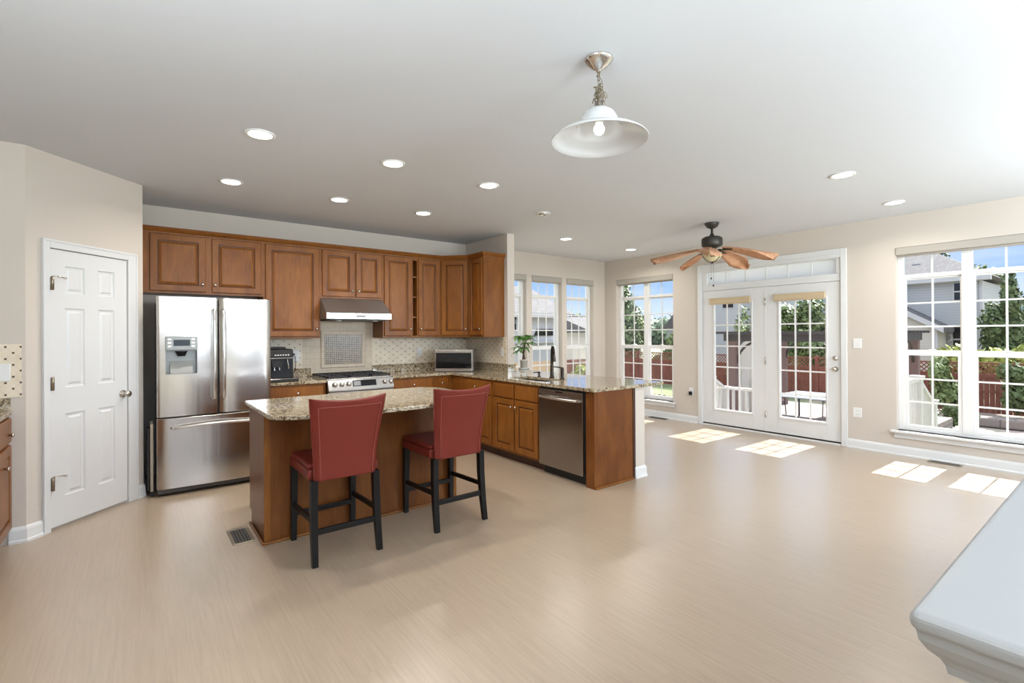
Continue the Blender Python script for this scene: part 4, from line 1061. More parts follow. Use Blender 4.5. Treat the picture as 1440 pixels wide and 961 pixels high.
# ------------------------------------------------------------------ left counter run
t = thing('base_cabinet', 'base cabinet at the left edge of the view beside the pantry door', 'cabinet', (-1.0, 4.3, 0), 0, 'wooden base cabinets under the granite')
b = B(); b.box(WX+.002, -.700, 3.10, WY-.001, KZ, BT); b.build('cabinet_box', 'cabinet_wood', t)
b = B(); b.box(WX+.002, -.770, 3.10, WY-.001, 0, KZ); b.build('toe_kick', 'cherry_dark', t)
for a in (3.75, 4.245):
    cab_door(t, (-.700, a, .700), (0, 1, 0), .455, .165, (.36, .06) if a > 4 else (.2275, .08), 'drawer', flat=True)
    cab_door(t, (-.700, a, .115), (0, 1, 0), .455, .565, (.22, .45) if a > 4 else (.03, .49))
t = thing('granite_countertop', 'granite countertop at the far left edge beside the pantry', 'countertop', (-1.0, 4.3, BT))
b = B(); b.box(WX+.002, -.678, 3.08, WY-.001, BT+.001, .915); b.build('slab', 'granite', t, bevel=.006, seg=3)
b = B(); b.box(WX+.002, -.688, WY-.022, WY-.001, .9152, .998); b.build('backsplash_curb', 'granite', t, bevel=.002)
b = B(); b.box(WX+.002, -.634, WY-.009, WY-.001, 1.0, 1.364); struct(b, 'wall_tile_left', 'dot_tile_left', 'beige dotted tile patch on the wall left of the pantry door', 'backsplash')

# ------------------------------------------------------------------ switches, outlets, vents
def plate(kind, label, o, x, w=.072, h=.117, name='outlet', group=None):
    """wall plate centred at o, x along the wall; local -y faces the room"""
    M = basis(o, x, (0, 0, 1)); t = thing(name, label, kind, tuple(o), 0, group)
    b = B(); rect_rings(b, M, -w/2, w/2, -h/2, h/2, [(0, .0005), (.0, .004), (.004, .0065)]); lbox(b, M, -w/2, w/2, -.001, -.0003, -h/2, h/2); b.build('plate', 'plastic_white', t)
    b = B()
    if name == 'outlet':
        for dz in (-.022, .022): lbox(b, M, -.016, .016, -.0085, -.0066, dz-.014, dz+.014)
        b.build('socket', 'plastic_white', t, bevel=.002)
        b = B()
        for dz in (-.022, .022):
            for dx in (-.006, .006): lbox(b, M, dx-.0012, dx+.0012, -.0092, -.0086, dz-.004, dz+.006)
        b.build('slots', 'grille_grey', t)
    else:
        lbox(b, M, -.012, .012, -.0085, -.0066, -.028, .028); b.build('toggle', 'plastic_white', t, bevel=.002)
    return t
plate('switch', 'white light switch right of the glass doors at hand height', (EX, 2.144, 1.273), (0, -1, 0), .09, .12, 'light_switch')
plate('outlet', 'white outlet low on the wall right of the glass doors', (EX, 2.149, .437), (0, -1, 0), .09, .117)
ou = plate('outlet', 'white outlet low on the wall left of the glass doors', (EX, 4.384, .490), (0, -1, 0))
t = thing('plug_adapter', 'small black plug adapter hanging in the low outlet left of the glass doors', 'plug', (EX-.02, 4.384, .45))
b = B(); b.box(EX-.045, EX-.0093, 4.362, 4.406, .435, .49); b.build('adapter_body', 'black_plastic', t, bevel=.006)
plate('outlet', 'white outlet on the dotted tile between the range and microwave', (3.103, NY-.008, 1.167), (1, 0, 0))
plate('outlet', 'white outlet on the side wall tile right of the microwave', (3.863, 5.263, 1.170), (0, -1, 0))
plate('outlet', 'wide white outlet plate with the coffee machine cord plugged in', (1.487, NY-.008, 1.165), (1, 0, 0), .085, .13)
plate('switch', 'white switch plate on the tile at the far left edge', (-.745, WY-.009, 1.172), (1, 0, 0), .115, .117, 'light_switch')
def floor_vent(label, x0, x1, y0, y1, mat, along):
    t = thing('floor_vent', label, 'floor vent', ((x0+x1)/2, (y0+y1)/2, 0), 0, 'floor vents')
    b = B(); M = basis((x0, y0, .0005), (1, 0, 0), (0, 0, 1)); f = .022
    for q in ((x0, x1, y0, y0+f), (x0, x1, y1-f, y1), (x0, x0+f, y0+f, y1-f), (x1-f, x1, y0+f, y1-f)): b.box(*q, .0005, .006)
    b.build('frame', mat, t, bevel=.002)
    b = B(); b.box(x0+f, x1-f, y0+f, y1-f, .0005, .002); b.build('backing', 'black_matte', t)
    b = B()
    if along == 'y':
        n = 5
        for k in range(n): x = x0+f+(x1-x0-2*f)*(k+.5)/n; b.box(x-.004, x+.004, y0+f, y1-f, .002, .005)
    else:
        n = 12
        for k in range(n): y = y0+f+(y1-y0-2*f)*(k+.5)/n; b.box(x0+f, x1-f, y-.004, y+.004, .002, .005)
    b.build('louvers', 'grille_grey', t)
floor_vent('square brown floor vent left of the island near the pantry', .500, .640, 3.745, 4.060, 'brass_old', 'y')
floor_vent('dark floor vent at the wall under the small double window', 6.790, 6.890, 4.79, 5.12, 'grille_grey', 'x')
floor_vent('brown floor vent at the wall under the big window', 6.790, 6.890, 1.19, 1.47, 'brass_old', 'x')

# ------------------------------------------------------------------ ceiling fixtures
DL = [(.646, 3.560, 'recessed ceiling light nearest the viewer, leftmost of the near kitchen row'), (1.577, 3.560, 'recessed ceiling light in the middle of the near kitchen row'), (2.493, 3.580, 'recessed ceiling light at the right of the near kitchen row'),
      (.644, 4.815, 'recessed ceiling light above the refrigerator, leftmost of the far kitchen row'), (1.576, 4.832, 'recessed ceiling light in front of the hood, middle of the far kitchen row'), (2.488, 4.832, 'recessed ceiling light near the corner cabinets, right of the far kitchen row'),
      (4.771, 4.963, 'small recessed ceiling light above the end of the peninsula'), (6.217, 4.994, 'recessed ceiling light near the room corner left of the fan'), (4.731, 1.565, 'recessed ceiling light in front of the right glass door and switch'), (6.176, 1.585, 'recessed ceiling light above the big right window')]
src = None
for x, y, lab in DL:
    if src is None:
        src = thing('recessed_light', lab, 'ceiling light', (x, y, CH), 0, 'lit recessed ceiling lights')
        b = B(); b.lathe([(.072, -.0006), (.095, -.0006), (.093, -.006), (.080, -.009), (.073, -.006)], (0, 0, 0), 32, cap=False); b.bm.faces.ensure_lookup_table(); b.build('trim_ring', 'plastic_white', src, world=False)
        b = B(); b.lathe([(.072, -.0010), (.072, -.0045)], (0, 0, 0), 32); b.build('lens', 'lamp_glow', src, world=False)
        o = src
    else: o = dup(src, (x, y, CH), 0, lab)
    l = area('downlight_lamp', (x, y, CH-.012), .13, DOWNLIGHT, (1.0, .94, .86), spread=math.radians(150))
t = thing('eyeball_light', 'unlit tilted recessed ceiling light between kitchen and fan', 'ceiling light', (3.553, 4.053, CH))
b = B(); b.lathe([(.052, -.0006), (.080, -.0006), (.078, -.006), (.056, -.008)], (3.553, 4.053, CH), 28, cap=False); b.build('trim_ring', 'plastic_white', t)
b = B(); b.ball((3.553, 4.053, CH-.006), .050, 16, (1, 1, .45)); b.build('eyeball', 'stainless_light', t)
b = B(); b.lathe([(.026, 0), (.026, .004)], (3.575, 4.045, CH-.030), 16, (.5, -.2, -.85)); b.build('lamp_face', 'plastic_white', t)

# pendant
cx, cy = 1.774, 1.611
t = thing('pendant_lamp', 'pendant lamp with wide frosted bell shade and lit bulb near the camera', 'pendant lamp', (cx, cy, CH))
b = B(); b.lathe([(.069, 0), (.070, -.004), (.066, -.012), (.058, -.018), (.045, -.034), (.024, -.048), (.012, -.056), (.010, -.064)], (cx, cy, CH-.0006), 32); b.build('canopy', 'chrome', t)
b = B()
def link(b, c, axis_a, rL=.014, rW=.008, tilt=0.0, r=.0018):
    pts = []
    for k in range(13):
        a = 2*PI*k/12; x = rW*math.cos(a); z = rL*math.sin(a)
        pts.append(Vector(c)+Vector((x*math.cos(axis_a), x*math.sin(axis_a), z)) + Vector((tilt*z, 0, 0)))
    b.tube(pts, r, 6, cap=False)
zz = CH-.070
for k in range(6): link(b, (cx, cy, zz), (k % 2)*PI/2); zz -= .0215
rn = random.Random(3)
for k in range(34):       # bunched-up spare chain
    a = rn.uniform(0, 2*PI); r = rn.uniform(.004, .034); z_ = rn.uniform(2.522, 2.612); link(b, (cx+r*math.cos(a), cy+r*math.sin(a), z_), rn.uniform(0, PI), .014, .008, rn.uniform(-.8, .8))
b.build('chain', 'brass_old', t)
b = B(); pts = []
for k in range(60):
    f = k/59; r = .010+.016*math.sin(f*PI)**2*(1 if f > .4 else .5); a = f*18; pts.append((cx+r*math.cos(a), cy+r*math.sin(a), CH-.062-f*.155))
b.tube(pts, .0022, 6); b.build('cord', 'brass_old', t)
b = B(); b.lathe([(.012, .03), (.020, .026), (.022, 0), (.038, -.010), (.040, -.024)], (cx, cy, 2.508), 20); b.build('socket_cap', 'nickel', t)
b = B(); P_ = [(.036, 2.500), (.058, 2.492), (.078, 2.474), (.090, 2.448), (.098, 2.424), (.112, 2.404), (.140, 2.392), (.180, 2.382), (.215, 2.366), (.232, 2.350)]
inner = [(r-.002, z-.0035) for r, z in P_][::-1]
b.lathe([(r, z) for r, z in P_]+[(.2325, 2.347)]+inner, (cx, cy, 0), 56, cap=False); b.build('shade', 'opal_glass', t)
b = B(); b.lathe([(.018, 0), (.018, .05)], (cx, cy, 2.432), 16); b.build('lamp_holder', 'plastic_white', t)
b = B(); b.ball((cx, cy, 2.402), .026, 20, (1, 1, 1.05)); b.build('bulb', 'bulb_glow', t)

# ceiling fan
fx, fy = 5.529, 3.214
t = thing('ceiling_fan', 'bronze ceiling fan with five palm leaf blades near the glass doors', 'ceiling fan', (fx, fy, CH))
b = B(); b.lathe([(.082, 0), (.084, -.006), (.080, -.02), (.060, -.050), (.030, -.066), (.018, -.07)], (fx, fy, CH-.0006), 28); b.build('canopy', 'fan_bronze', t)
b = B(); b.lathe([(.013, 0), (.013, -.06), (.022, -.075), (.034, -.10), (.05, -.118)], (fx, fy, CH-.06), 20); b.build('downrod', 'fan_bronze', t)
b = B(); b.lathe([(.05, 2.582), (.085, 2.576), (.112, 2.562), (.120, 2.545), (.120, 2.475), (.112, 2.462), (.085, 2.450), (.05, 2.438), (.05, 2.405), (.082, 2.398), (.088, 2.385), (.085, 2.372)], (fx, fy, 0), 32); b.build('motor_housing', 'fan_bronze', t)
b = B(); b.lathe([(.112, 2.378), (.114, 2.368), (.104, 2.330), (.078, 2.296), (.040, 2.278), (0, 2.274)], (fx, fy, 0), 28); bowl = b.build('light_bowl', 'amber_glass', t)
b = B()
for k in range(3):
    a = 2*PI*k/3+.4; b.tube([(fx+.112*math.cos(a), fy+.112*math.sin(a), 2.352), (fx+.095*math.cos(a), fy+.095*math.sin(a), 2.312), (fx+.055*math.cos(a), fy+.055*math.sin(a), 2.277), (fx, fy, 2.262)], .005, 6)
b.ball((fx, fy, 2.262), .012, 10); b.build('bowl_cage', 'fan_bronze', bowl)
tipz = {136: 2.315, 64: 2.305, -8: 2.28, -80: 2.285, -152: 2.30}
for ang, tz in tipz.items():
    a = math.radians(ang); d = Vector((math.cos(a), math.sin(a), 0)); sd_ = Vector((-math.sin(a), math.cos(a), 0))
    b = B(); n = 16; m = 6; rows = []
    for i in range(n+1):
        f = i/n; r = .125+(.735-.125)*f
        wv_ = (.050+.115*math.sin(PI*min(1, f*1.25)*.5)**1.2) if f < .62 else .165*(1-((f-.62)/.38)**1.7)
        wv_ = max(wv_, .012); serr = 1+.05*math.sin(f*44)*(f > .15)
        z0 = 2.425-(2.425-tz)*f**1.35; row = []
        for j in range(m+1):
            v = j/m*2-1; off = v*wv_*serr*.72; rr = r-.05*abs(v)*f
            row.append(Vector((fx, fy, 0))+d*rr+sd_*off+Vector((0, 0, z0-.30*off-.05*abs(v)*f+.006*math.cos(v*9))))
        rows.append(row)
    top = [[b.bm.verts.new(p) for p in r_] for r_ in rows]; bot = [[b.bm.verts.new(p-Vector((0, 0, .007))) for p in r_] for r_ in rows]
    for i in range(n):
        for j in range(m):
            b.bm.faces.new((top[i][j], top[i+1][j], top[i+1][j+1], top[i][j+1])).smooth = True; b.bm.faces.new((bot[i][j+1], bot[i+1][j+1], bot[i+1][j], bot[i][j])).smooth = True
        for j in (0, m): b.bm.faces.new((top[i][j], bot[i][j], bot[i+1][j], top[i+1][j]))
    for i in (0, n):
        for j in range(m): b.bm.faces.new((top[i][j], top[i][j+1], bot[i][j+1], bot[i][j]))
    bl = b.build('blade', 'palm_blade', t)
    b = B(); o_ = Vector((fx, fy, 0)); b.tube([o_+d*.07+Vector((0, 0, 2.412)), o_+d*.12+Vector((0, 0, 2.404)), o_+d*.16+Vector((0, 0, 2.400))], .008, 8)
    b.beam(o_+d*.13+Vector((0, 0, 2.402)), o_+d*.235+Vector((0, 0, 2.392)), .05, .006); b.build('blade_iron', 'fan_bronze', bl)
for dx, z_ in ((-.012, 2.065), (.014, 1.980)):
    b = B(); c = o_+Vector((rt.x*dx, rt.y*dx, 0)); b.tube([c+Vector((0, 0, 2.262)), c+Vector((0, 0, z_))], .0014, 5); b.lathe([(.003, .02), (.009, .012), (.010, 0), (0, -.008)], c+Vector((0, 0, z_)), 10); b.build('pull_chain', 'fan_bronze', t)

# ------------------------------------------------------------------ outdoors
GZ = -1.5
b = B(); b.box(-60, 120, -60, 120, GZ-.3, GZ-.02); g = b.build('ground', 'lawn'); g['kind'] = 'structure'
PZ = -1.05
b = B(); b.box(11.2, 18.4, 3.4, 8.6, GZ-.02, PZ); b.build('patio', 'patio_stone', kind='structure')
b = B(); b.box(EX+TW, 8.785, -4, 7.2, 2.90, 3.02); b.box(EX+TW, EX+TW+.05, SY, NY+TW, 2.745, 2.9)
b.build('roof_overhang', 'house_white', kind='structure')
# foundation of this house
b = B(); b.box(WX-.1, EX+TW, SY, NY+TW, GZ-.01, -.2); b.build('foundation', 'concrete', kind='structure')

def leaf_cloud(b, blobs, n, size, rnd):
    """small leaf faces scattered through blobs (x,y,z,rx,ry,rz), denser at the surface"""
    tot = sum(q[3]*q[4]+q[4]*q[5]+q[3]*q[5] for q in blobs)
    for q in blobs:
        k = int(n*(q[3]*q[4]+q[4]*q[5]+q[3]*q[5])/tot)
        for _ in range(k):
            u_, v_ = rnd.uniform(-1, 1), rnd.uniform(0, 2*PI); s_ = math.sqrt(1-u_*u_); r = rnd.uniform(.55, 1.05)
            d = Vector((s_*math.cos(v_), s_*math.sin(v_), u_)); c = Vector((q[0]+d.x*q[3]*r, q[1]+d.y*q[4]*r, q[2]+d.z*q[5]*r))
            a = Vector((rnd.uniform(-1, 1), rnd.uniform(-1, 1), rnd.uniform(-1, 1))).normalized(); e = a.orthogonal().normalized(); z_ = size*rnd.uniform(.6, 1.3)
            a = (d*.6+a).normalized().orthogonal().normalized()*z_; e = a.cross(d).normalized()*z_*.55 if a.cross(d).length > 1e-4 else e*z_*.55
            vs = [b.bm.verts.new(c-a), b.bm.verts.new(c+e), b.bm.verts.new(c+a), b.bm.verts.new(c-e)]; b.bm.faces.new(vs)
def tree(name, label, cat, x, y, h, w, mat, n, size, seed, group='trees beyond the fence', base=GZ, trunk=True, dense=5):
    t = thing(name, label, cat, (x, y, base), 0, group); r = random.Random(seed); b = B(); blobs = []
    H_ = h-base
    for k in range(dense):
        f = (k+.5)/dense; blobs.append((x+r.uniform(-.35, .35)*w, y+r.uniform(-.35, .35)*w, base+H_*(.28+.62*f)+0, w*r.uniform(.38, .55)*(1.1-.45*f), w*r.uniform(.38, .55)*(1.1-.45*f), H_*.20))
    leaf_cloud(b, blobs, n, size, r); b.build('foliage', mat, t)
    # a solid dim core so the crown is not see-through everywhere
    b = B()
    if trunk:
        b.tube([(x, y, base-.02), (x+.05*w, y, base+H_*.35), (x, y+.04*w, base+H_*.7)], [.06*w, .045*w, .02*w], 8)
        for k in range(5):
            a = r.uniform(0, 2*PI); b.tube([(x+.03*w, y, base+H_*(.3+.08*k)), (x+.3*w*math.cos(a), y+.3*w*math.sin(a), base+H_*(.45+.09*k))], [.02*w, .008*w], 6)
        b.build('trunk', 'bark', t)
    return t

# fence along the back of the yard
FX = 23.5; FZ = .28
t = thing('wooden_fence', 'long red-brown board fence with lattice top at the back of the yard', 'fence', (FX, 6, GZ))
y = -8.0
while y < 20.0:
    b = B(); b.box(FX-.06, FX+.06, y-.06, y+.06, GZ, FZ+.09); b.build('post', 'fence_wood', t)
    b = B()
    for k in range(16): yy = y+.06+k*.1425; b.box(FX-.012, FX+.012, yy+.004, yy+.138, GZ+.05, FZ-.42)
    b.box(FX-.03, FX-.012, y+.06, y+2.34, FZ-.50, FZ-.41); b.box(FX-.03, FX-.012, y+.06, y+2.34, GZ+.75, GZ+.84); b.build('board_panel', 'fence_wood', t)
    b = B(); b.box(FX-.02, FX+.02, y+.06, y+2.34, FZ-.03, FZ+.03); b.box(FX-.02, FX+.02, y+.06, y+2.34, FZ-.42, FZ-.37)
    k = -.4
    while k < 2.3:
        for s_ in (1, -1):
            a0, a1 = (k, k+.34) if s_ > 0 else (k+.34, k)
            z0_, z1_ = FZ-.37, FZ-.03; p0, p1 = a0, a1
            if min(a0, a1) > 0 and max(a0, a1) < 2.28: b.beam((FX+.006*s_, y+.06+a0, z0_), (FX+.006*s_, y+.06+a1, z1_), .035, .008, (1, 0, 0))
        k += .155
    b.build('lattice', 'fence_wood', t); y += 2.4
# fence on the north side
t = thing('wooden_fence', 'tan board fence beyond the windows behind the sink', 'fence', (18, 18.5, GZ))
x = 10.0
while x < FX-2.6:
    b = B()
    for k in range(16): b.box(x+k*.15+.004, x+k*.15+.145, 18.49, 18.51, GZ, .03)
    b.build('board_panel', 'fence_tan' if x < 17.0 else 'fence_wood', t); b = B(); b.box(x-.05, x+.05, 18.45, 18.48, GZ, .1); b.build('post', 'fence_tan', t); x += 2.4

# grey neighbour house to the east
HX = 30.0
t = thing('neighbor_house', 'grey sided two storey house behind the fence with beige gabled wing', 'house', (HX, 8, GZ))
def wallp(b, x, y0, y1, z0, z1, th=.2): b.box(x, x+th, y0, y1, z0, z1)
b = B(); b.box(HX, HX+6, 4.56, 10.1, GZ, 3.70); b.build('wall', 'siding_grey', t)
b = B(); b.box(HX-.03, HX+.08, 4.50, 4.60, GZ, 3.70); b.box(HX-.35, HX, 4.2, 10.4, 3.70, 3.90); b.build('white_trim', 'house_white', t)
b = B(); e = .35; P8 = [(HX-e, 4.2, 3.90), (HX-e, 10.4, 3.90), (HX+6+e, 10.4, 3.90), (HX+6+e, 4.2, 3.90), (HX+3.0, 7.1, 5.75), (HX+3.0, 7.7, 5.75)]
for f in ((0, 4, 5, 1), (1, 5, 2), (2, 5, 4, 3), (3, 4, 0), (0, 1, 2, 3)): b.face([P8[i] for i in f])
b.build('roof', 'shingles', t)
b = B(); b.box(HX+1.3, HX+1.55, 6.95, 7.3, 4.72, 4.86); b.build('roof_vent', 'house_white', t)
# beige wing
b = B(); WXX = 28.2; b.prism([(5.75, GZ), (5.75, 1.55), (9.6, 3.9), (9.9, 3.9), (9.9, GZ)], WXX, HX-.01, 'x'); wg = b.build('beige_wing', 'siding_beige', t)
b = B(); b.prism([(5.45, 1.38), (9.95, 4.14), (9.95, 4.34), (5.45, 1.56)], WXX-.2, HX-.01, 'x'); b.build('wing_roof', 'shingles', t)
b = B(); b.prism([(5.45, 1.34), (9.95, 4.08), (9.95, 4.32), (5.45, 1.58)], WXX-.24, WXX-.201, 'x'); b.box(WXX-.04, WXX+.08, 5.70, 5.78, GZ, 1.6); b.build('rake_board', 'house_white', t)
def far_window(par, x, y0, y1, z0, z1, nm='window'):
    b = B(); b.box(x-.04, x-.005, y0-.06, y1+.06, z0-.06, z1+.06); f = b.build(nm, 'house_white', par)
    b = B(); b.box(x-.055, x-.041, y0, y1, z0, z1); b.build('pane', 'dark_glass', f)
    b = B(); m_ = (z0+z1)/2; b.box(x-.065, x-.056, y0, y1, m_-.03, m_+.03); b.build('sash_bar', 'house_white', f)
for q in ((5.20, 5.45, 2.85, 3.62), (5.20, 5.50, .45, 1.62), (5.66+.33, 6.17, .45, 1.62), (4.72, 4.84, 2.9, 3.62)):
    far_window(t, HX, *q)
t2 = thing('wall_wreath', 'pale round wreath hung on the grey house between its lower windows', 'wreath', (HX-.05, 5.75, 1.1))
b = B(); b.tube([(HX-.07, 5.75+.20*math.cos(2*PI*k/20), 1.12+.20*math.sin(2*PI*k/20)) for k in range(21)], .035, 8, cap=False); b.build('ring', 'house_white', t2)
# far house with blue gable at the right
t = thing('far_house', 'distant low house with grey roof and pale blue gable', 'house', (60, 7, GZ))
b = B(); b.box(58, 66, 3.2, 10.2, GZ, 2.2); b.build('wall', 'house_white', t)
b = B(); b.prism([(2.6, 2.2), (6.6, 4.3), (10.6, 2.2)], 57.6, 66, 'x'); b.build('roof', 'shingles', t)
b = B(); b.prism([(4.4, 2.15), (6.2, 3.5), (8.0, 2.15)], 57.2, 57.59, 'x'); b.build('gable', 'gable_blue', t)
t = thing('far_house', 'distant house with a dark slate roof behind the trees, seen through the right glass door', 'house', (40, 13, GZ))
b = B(); b.box(38, 43, 12.2, 14.2, GZ, 2.6); b.build('wall', 'house_white', t)
b = B(); b.prism([(11.8, 2.6), (12.6, 4.4), (14.6, 3.4), (14.6, 2.6)], 37.6, 43, 'x'); b.build('roof', 'gable_blue', t)
t = thing('neighbor_house', 'pale grey sided house seen through the left glass door', 'house', (32, 18, GZ))
b = B(); b.box(HX, HX+8, 15.5, 19.4, GZ, 4.2); b.box(HX, HX+7, 19.4, 20.9, GZ, 1.7); b.build('wall', 'siding_grey', t)
b = B(); b.prism([(15.1, 4.2), (17.4, 6.2), (19.8, 4.2)], HX-.4, HX+8.2, 'x'); b.prism([(19.41, 1.7), (19.41, 3.2), (19.9, 3.1), (21.2, 1.7)], HX-.2, HX+7, 'x'); b.build('roof', 'shingles', t)
far_window(t, HX, 16.0, 16.7, 3.0, 3.9)
# houses to the north
def simple_house(label, x0, x1, y0, y1, zt, ridge, axis, wmat, group=None, seedw=()):
    t = thing('neighbor_house', label, 'house', ((x0+x1)/2, (y0+y1)/2, GZ), 0, group)
    b = B(); b.box(x0, x1, y0, y1, GZ, zt); b.build('wall', wmat, t)
    b = B(); e = .4
    if axis == 'x':
        ym = (y0+y1)/2; b.prism([(y0-e, zt-.05), (ym, ridge), (y1+e, zt-.05), (y1+e, zt-.2), (y0-e, zt-.2)], x0-e, x1+e, 'x')
    else:
        xm = (x0+x1)/2; b.prism([(x0-e, zt-.05), (xm, ridge), (x1+e, zt-.05), (x1+e, zt-.2), (x0-e, zt-.2)], y0-e, y1+e, 'y')
    b.build('roof', 'shingles', t); return t
t = simple_house('large pale house with a broad grey roof seen through the middle sink window', 12.5, 19.4, 20.3, 28, 2.55, 4.4, 'x', 'house_white')
b = B(); b.box(12.1, 19.3, 19.85, 19.95, 2.28, 2.55); b.build('gutter', 'house_white', t)
b = B(); b.prism([(17.05, 1.30), (18.40, 1.30), (18.40, 1.66), (17.25, 1.66)], 20.22, 20.29, 'y'); b.build('window', 'dark_glass', t)
b = B(); b.box(12.2, 19.0, 20.0, 20.28, .90, 1.02); b.build('porch_roof', 'siding_grey', t)
for a in (12.9, 14.4, 16.0):
    b = B(); b.box(a, a+.9, 20.24, 20.29, -.6, .7); f = b.build('window', 'house_white', t); b = B(); b.box(a+.08, a+.82, 20.22, 20.239, -.52, .62); b.build('pane', 'dark_glass', f)
for a in (13.2, 15.35):
    b = B(); b.box(a, a+.5, 20.24, 20.29, 1.5, 2.35); f = b.build('window', 'house_white', t); b = B(); b.box(a+.06, a+.44, 20.22, 20.239, 1.56, 2.29); b.build('pane', 'dark_glass', f)
t = simple_house('grey roofed house farther off seen through the window nearest the corner', 24.0, 29.5, 22.8, 28, 1.65, 2.6, 'x', 'siding_beige')
b = B(); b.box(25.0, 26.1, 22.74, 22.79, .2, 1.2); f = b.build('window', 'house_white', t); b = B(); b.box(25.08, 26.02, 22.72, 22.739, .28, 1.12); b.build('pane', 'dark_glass', f)

# gazebo on the patio
t = thing('patio_gazebo', 'dark framed gazebo with brown posts standing on the patio', 'gazebo', (15.4, 5.8, GZ))
for q in ((13.5, 7.20), (17.5, 7.60), (17.5, 4.05), (13.4, 4.05)):
    b = B(); b.box(q[0]-.11, q[0]+.11, q[1]-.11, q[1]+.11, PZ, 1.18); b.build('post', 'pergola_brown', t, bevel=.01)
for a, c in (((13.3, 7.35), (17.7, 7.75)), ((17.6, 7.7), (17.6, 3.9)), ((17.6, 3.95), (13.3, 3.95)), ((13.35, 3.9), (13.4, 7.4))):
    b = B(); b.beam((*a, 1.27), (*c, 1.27), .09, .20); b.build('beam', 'pergola_dark', t)
b = B()
for k in range(14): x_ = 13.2+k*.345; b.box(x_, x_+.05, 3.75, 7.95, 1.372, 1.44)
b.build('rafters', 'pergola_dark', t)
for (px_, py_), (dx, dy) in (((17.5, 7.6), (0, -1)), ((17.5, 4.05), (0, 1)), ((17.5, 4.05), (-1, 0)), ((13.5, 7.2), (1, .1)), ((13.5, 7.2), (0, -1))):
    b = B(); pts = [(px_+dx*.1, py_+dy*.1, .55)]+[(px_+dx*(.1+.7*(1-math.cos(k*PI/12))), py_+dy*(.1+.7*(1-math.cos(k*PI/12))), .55+.63*math.sin(k*PI/12)) for k in range(1, 7)]
    b.tube(pts, .035, 6); b.build('brace', 'pergola_dark', t)
b = B()
pts = [(14.3+.14*k, 7.42+.012*k+.05*math.sin(k*1.6), 0) for k in range(10)]
for k in range(9):
    a, c = pts[k], pts[k+1]
    b.face([(a[0], a[1], PZ+.05), (c[0], c[1], PZ+.05), (c[0], c[1], 1.15), (a[0], a[1], 1.15)])
sol = b.build('curtain', 'canopy_cloth', t); m_ = sol.modifiers.new('solid', 'SOLIDIFY'); m_.thickness = .012
# patio table and chairs
tz = PZ+.73
t = thing('patio_table', 'rectangular outdoor table with pale top under the gazebo', 'table', (14.7, 5.6, PZ))
b = B(); b.box(13.9, 15.5, 4.70, 6.35, tz-.035, tz); b.build('tabletop', 'patio_table_top', t, bevel=.01)
for x_ in (14.0, 15.4):
    for y_ in (4.8, 6.25):
        b = B(); b.tube([(x_, y_, PZ), (x_, y_, tz-.035)], .025, 8); b.build('leg', 'patio_metal', t)
def patio_chair(loc, rz, label):
    t = thing('patio_chair', label, 'chair', loc, rz, 'patio chairs around the outdoor table')
    b = B(); b.prism([(-.22, .40), (.22, .42), (.22, .44), (-.22, .42)], -.25, .25, 'y'); b.build('seat', 'patio_sling', t, world=False)
    b = B(); b.prism([(-.22, .42), (-.34, .98), (-.31, .98), (-.19, .43)], -.25, .25, 'y'); b.build('backrest', 'patio_sling', t, world=False)
    for sx in (-.22, .22):
        for sy in (-.26, .26):
            b = B(); b.tube([(sx*1.15, sy, 0), (sx, sy, .42), (sx, sy, .60 if sx > 0 else .62)], .014, 6); b.build('leg', 'patio_metal', t, world=False)
    for sy in (-.26, .26):
        b = B(); b.tube([(-.24, sy, .62), (.24, sy, .61)], .016, 6); b.build('armrest', 'patio_metal', t, world=False)
    return t
pc = patio_chair((15.1, 6.85, PZ), 0, 'tan sling patio chair behind the far left corner of the outdoor table')
pc.rotation_euler.z = -PI/2
for x_, y_, rz, lab in ((16.0, 5.5, PI, 'patio chair on the far side of the outdoor table'), (14.7, 4.25, PI/2, 'patio chair at the right end of the outdoor table')):
    dup(pc, (x_, y_, PZ), rz, lab)
# patio umbrella
t = thing('patio_umbrella', 'open beige umbrella beyond the fence at the right edge', 'umbrella', (44.5, 4.6, GZ))
b = B(); b.lathe([(1.6, 0), (1.1, .16), (.5, .34), (.04, .46), (.04, .44), (.5, .31), (1.1, .13), (1.59, -.03)], (44.5, 4.6, .50), 8, cap=False); b.build('canopy', 'umbrella_cloth', t)
b = B(); b.tube([(44.5, 4.6, GZ), (44.5, 4.6, .94)], .03, 8); b.build('pole', 'patio_metal', t)
# deck landing, stairs and white railing
b = B(); b.box(EX+TW+.001, 8.25, 1.80, 4.85, -.10, -.02); b.build('deck_landing', 'concrete', kind='structure')
def railing(label, segs, posts):
    t = thing('deck_railing', label, 'railing', (segs[0][0][0], segs[0][0][1], -.02), 0, 'white deck railings')
    for a, c, dep in segs:
        a, c = Vector(a), Vector(c); dz = Vector((0, 0, dep))
        b = B(); b.beam(a, c, .09, .05); b.build('top_rail', 'house_white', t)
        b = B(); b.beam(a-dz, c-dz, .05, .05); b.build('bottom_rail', 'house_white', t)
        n = max(2, int((c-a).length/.105))
        for k in range(1, n):
            p = a.lerp(c, k/n); b = B(); b.box(p.x-.02, p.x+.02, p.y-.02, p.y+.02, p.z-dep, p.z-.02); b.build('baluster', 'house_white', t)
    for x, y, z0, z1 in posts:
        b = B(); b.box(x-.055, x+.055, y-.055, y+.055, z0, z1); b.box(x-.072, x+.072, y-.072, y+.072, z1, z1+.03); b.build('post', 'house_white', t)
railing('white stair railing sloping away down outside the big window', [((7.15, 1.87, .78), (8.20, 1.87, .78), .74), ((8.20, 1.87, .76), (8.86, 1.87, .40), .80)], [(8.20, 1.87, -.6, .80), (8.90, 1.87, -1.5, .42)])
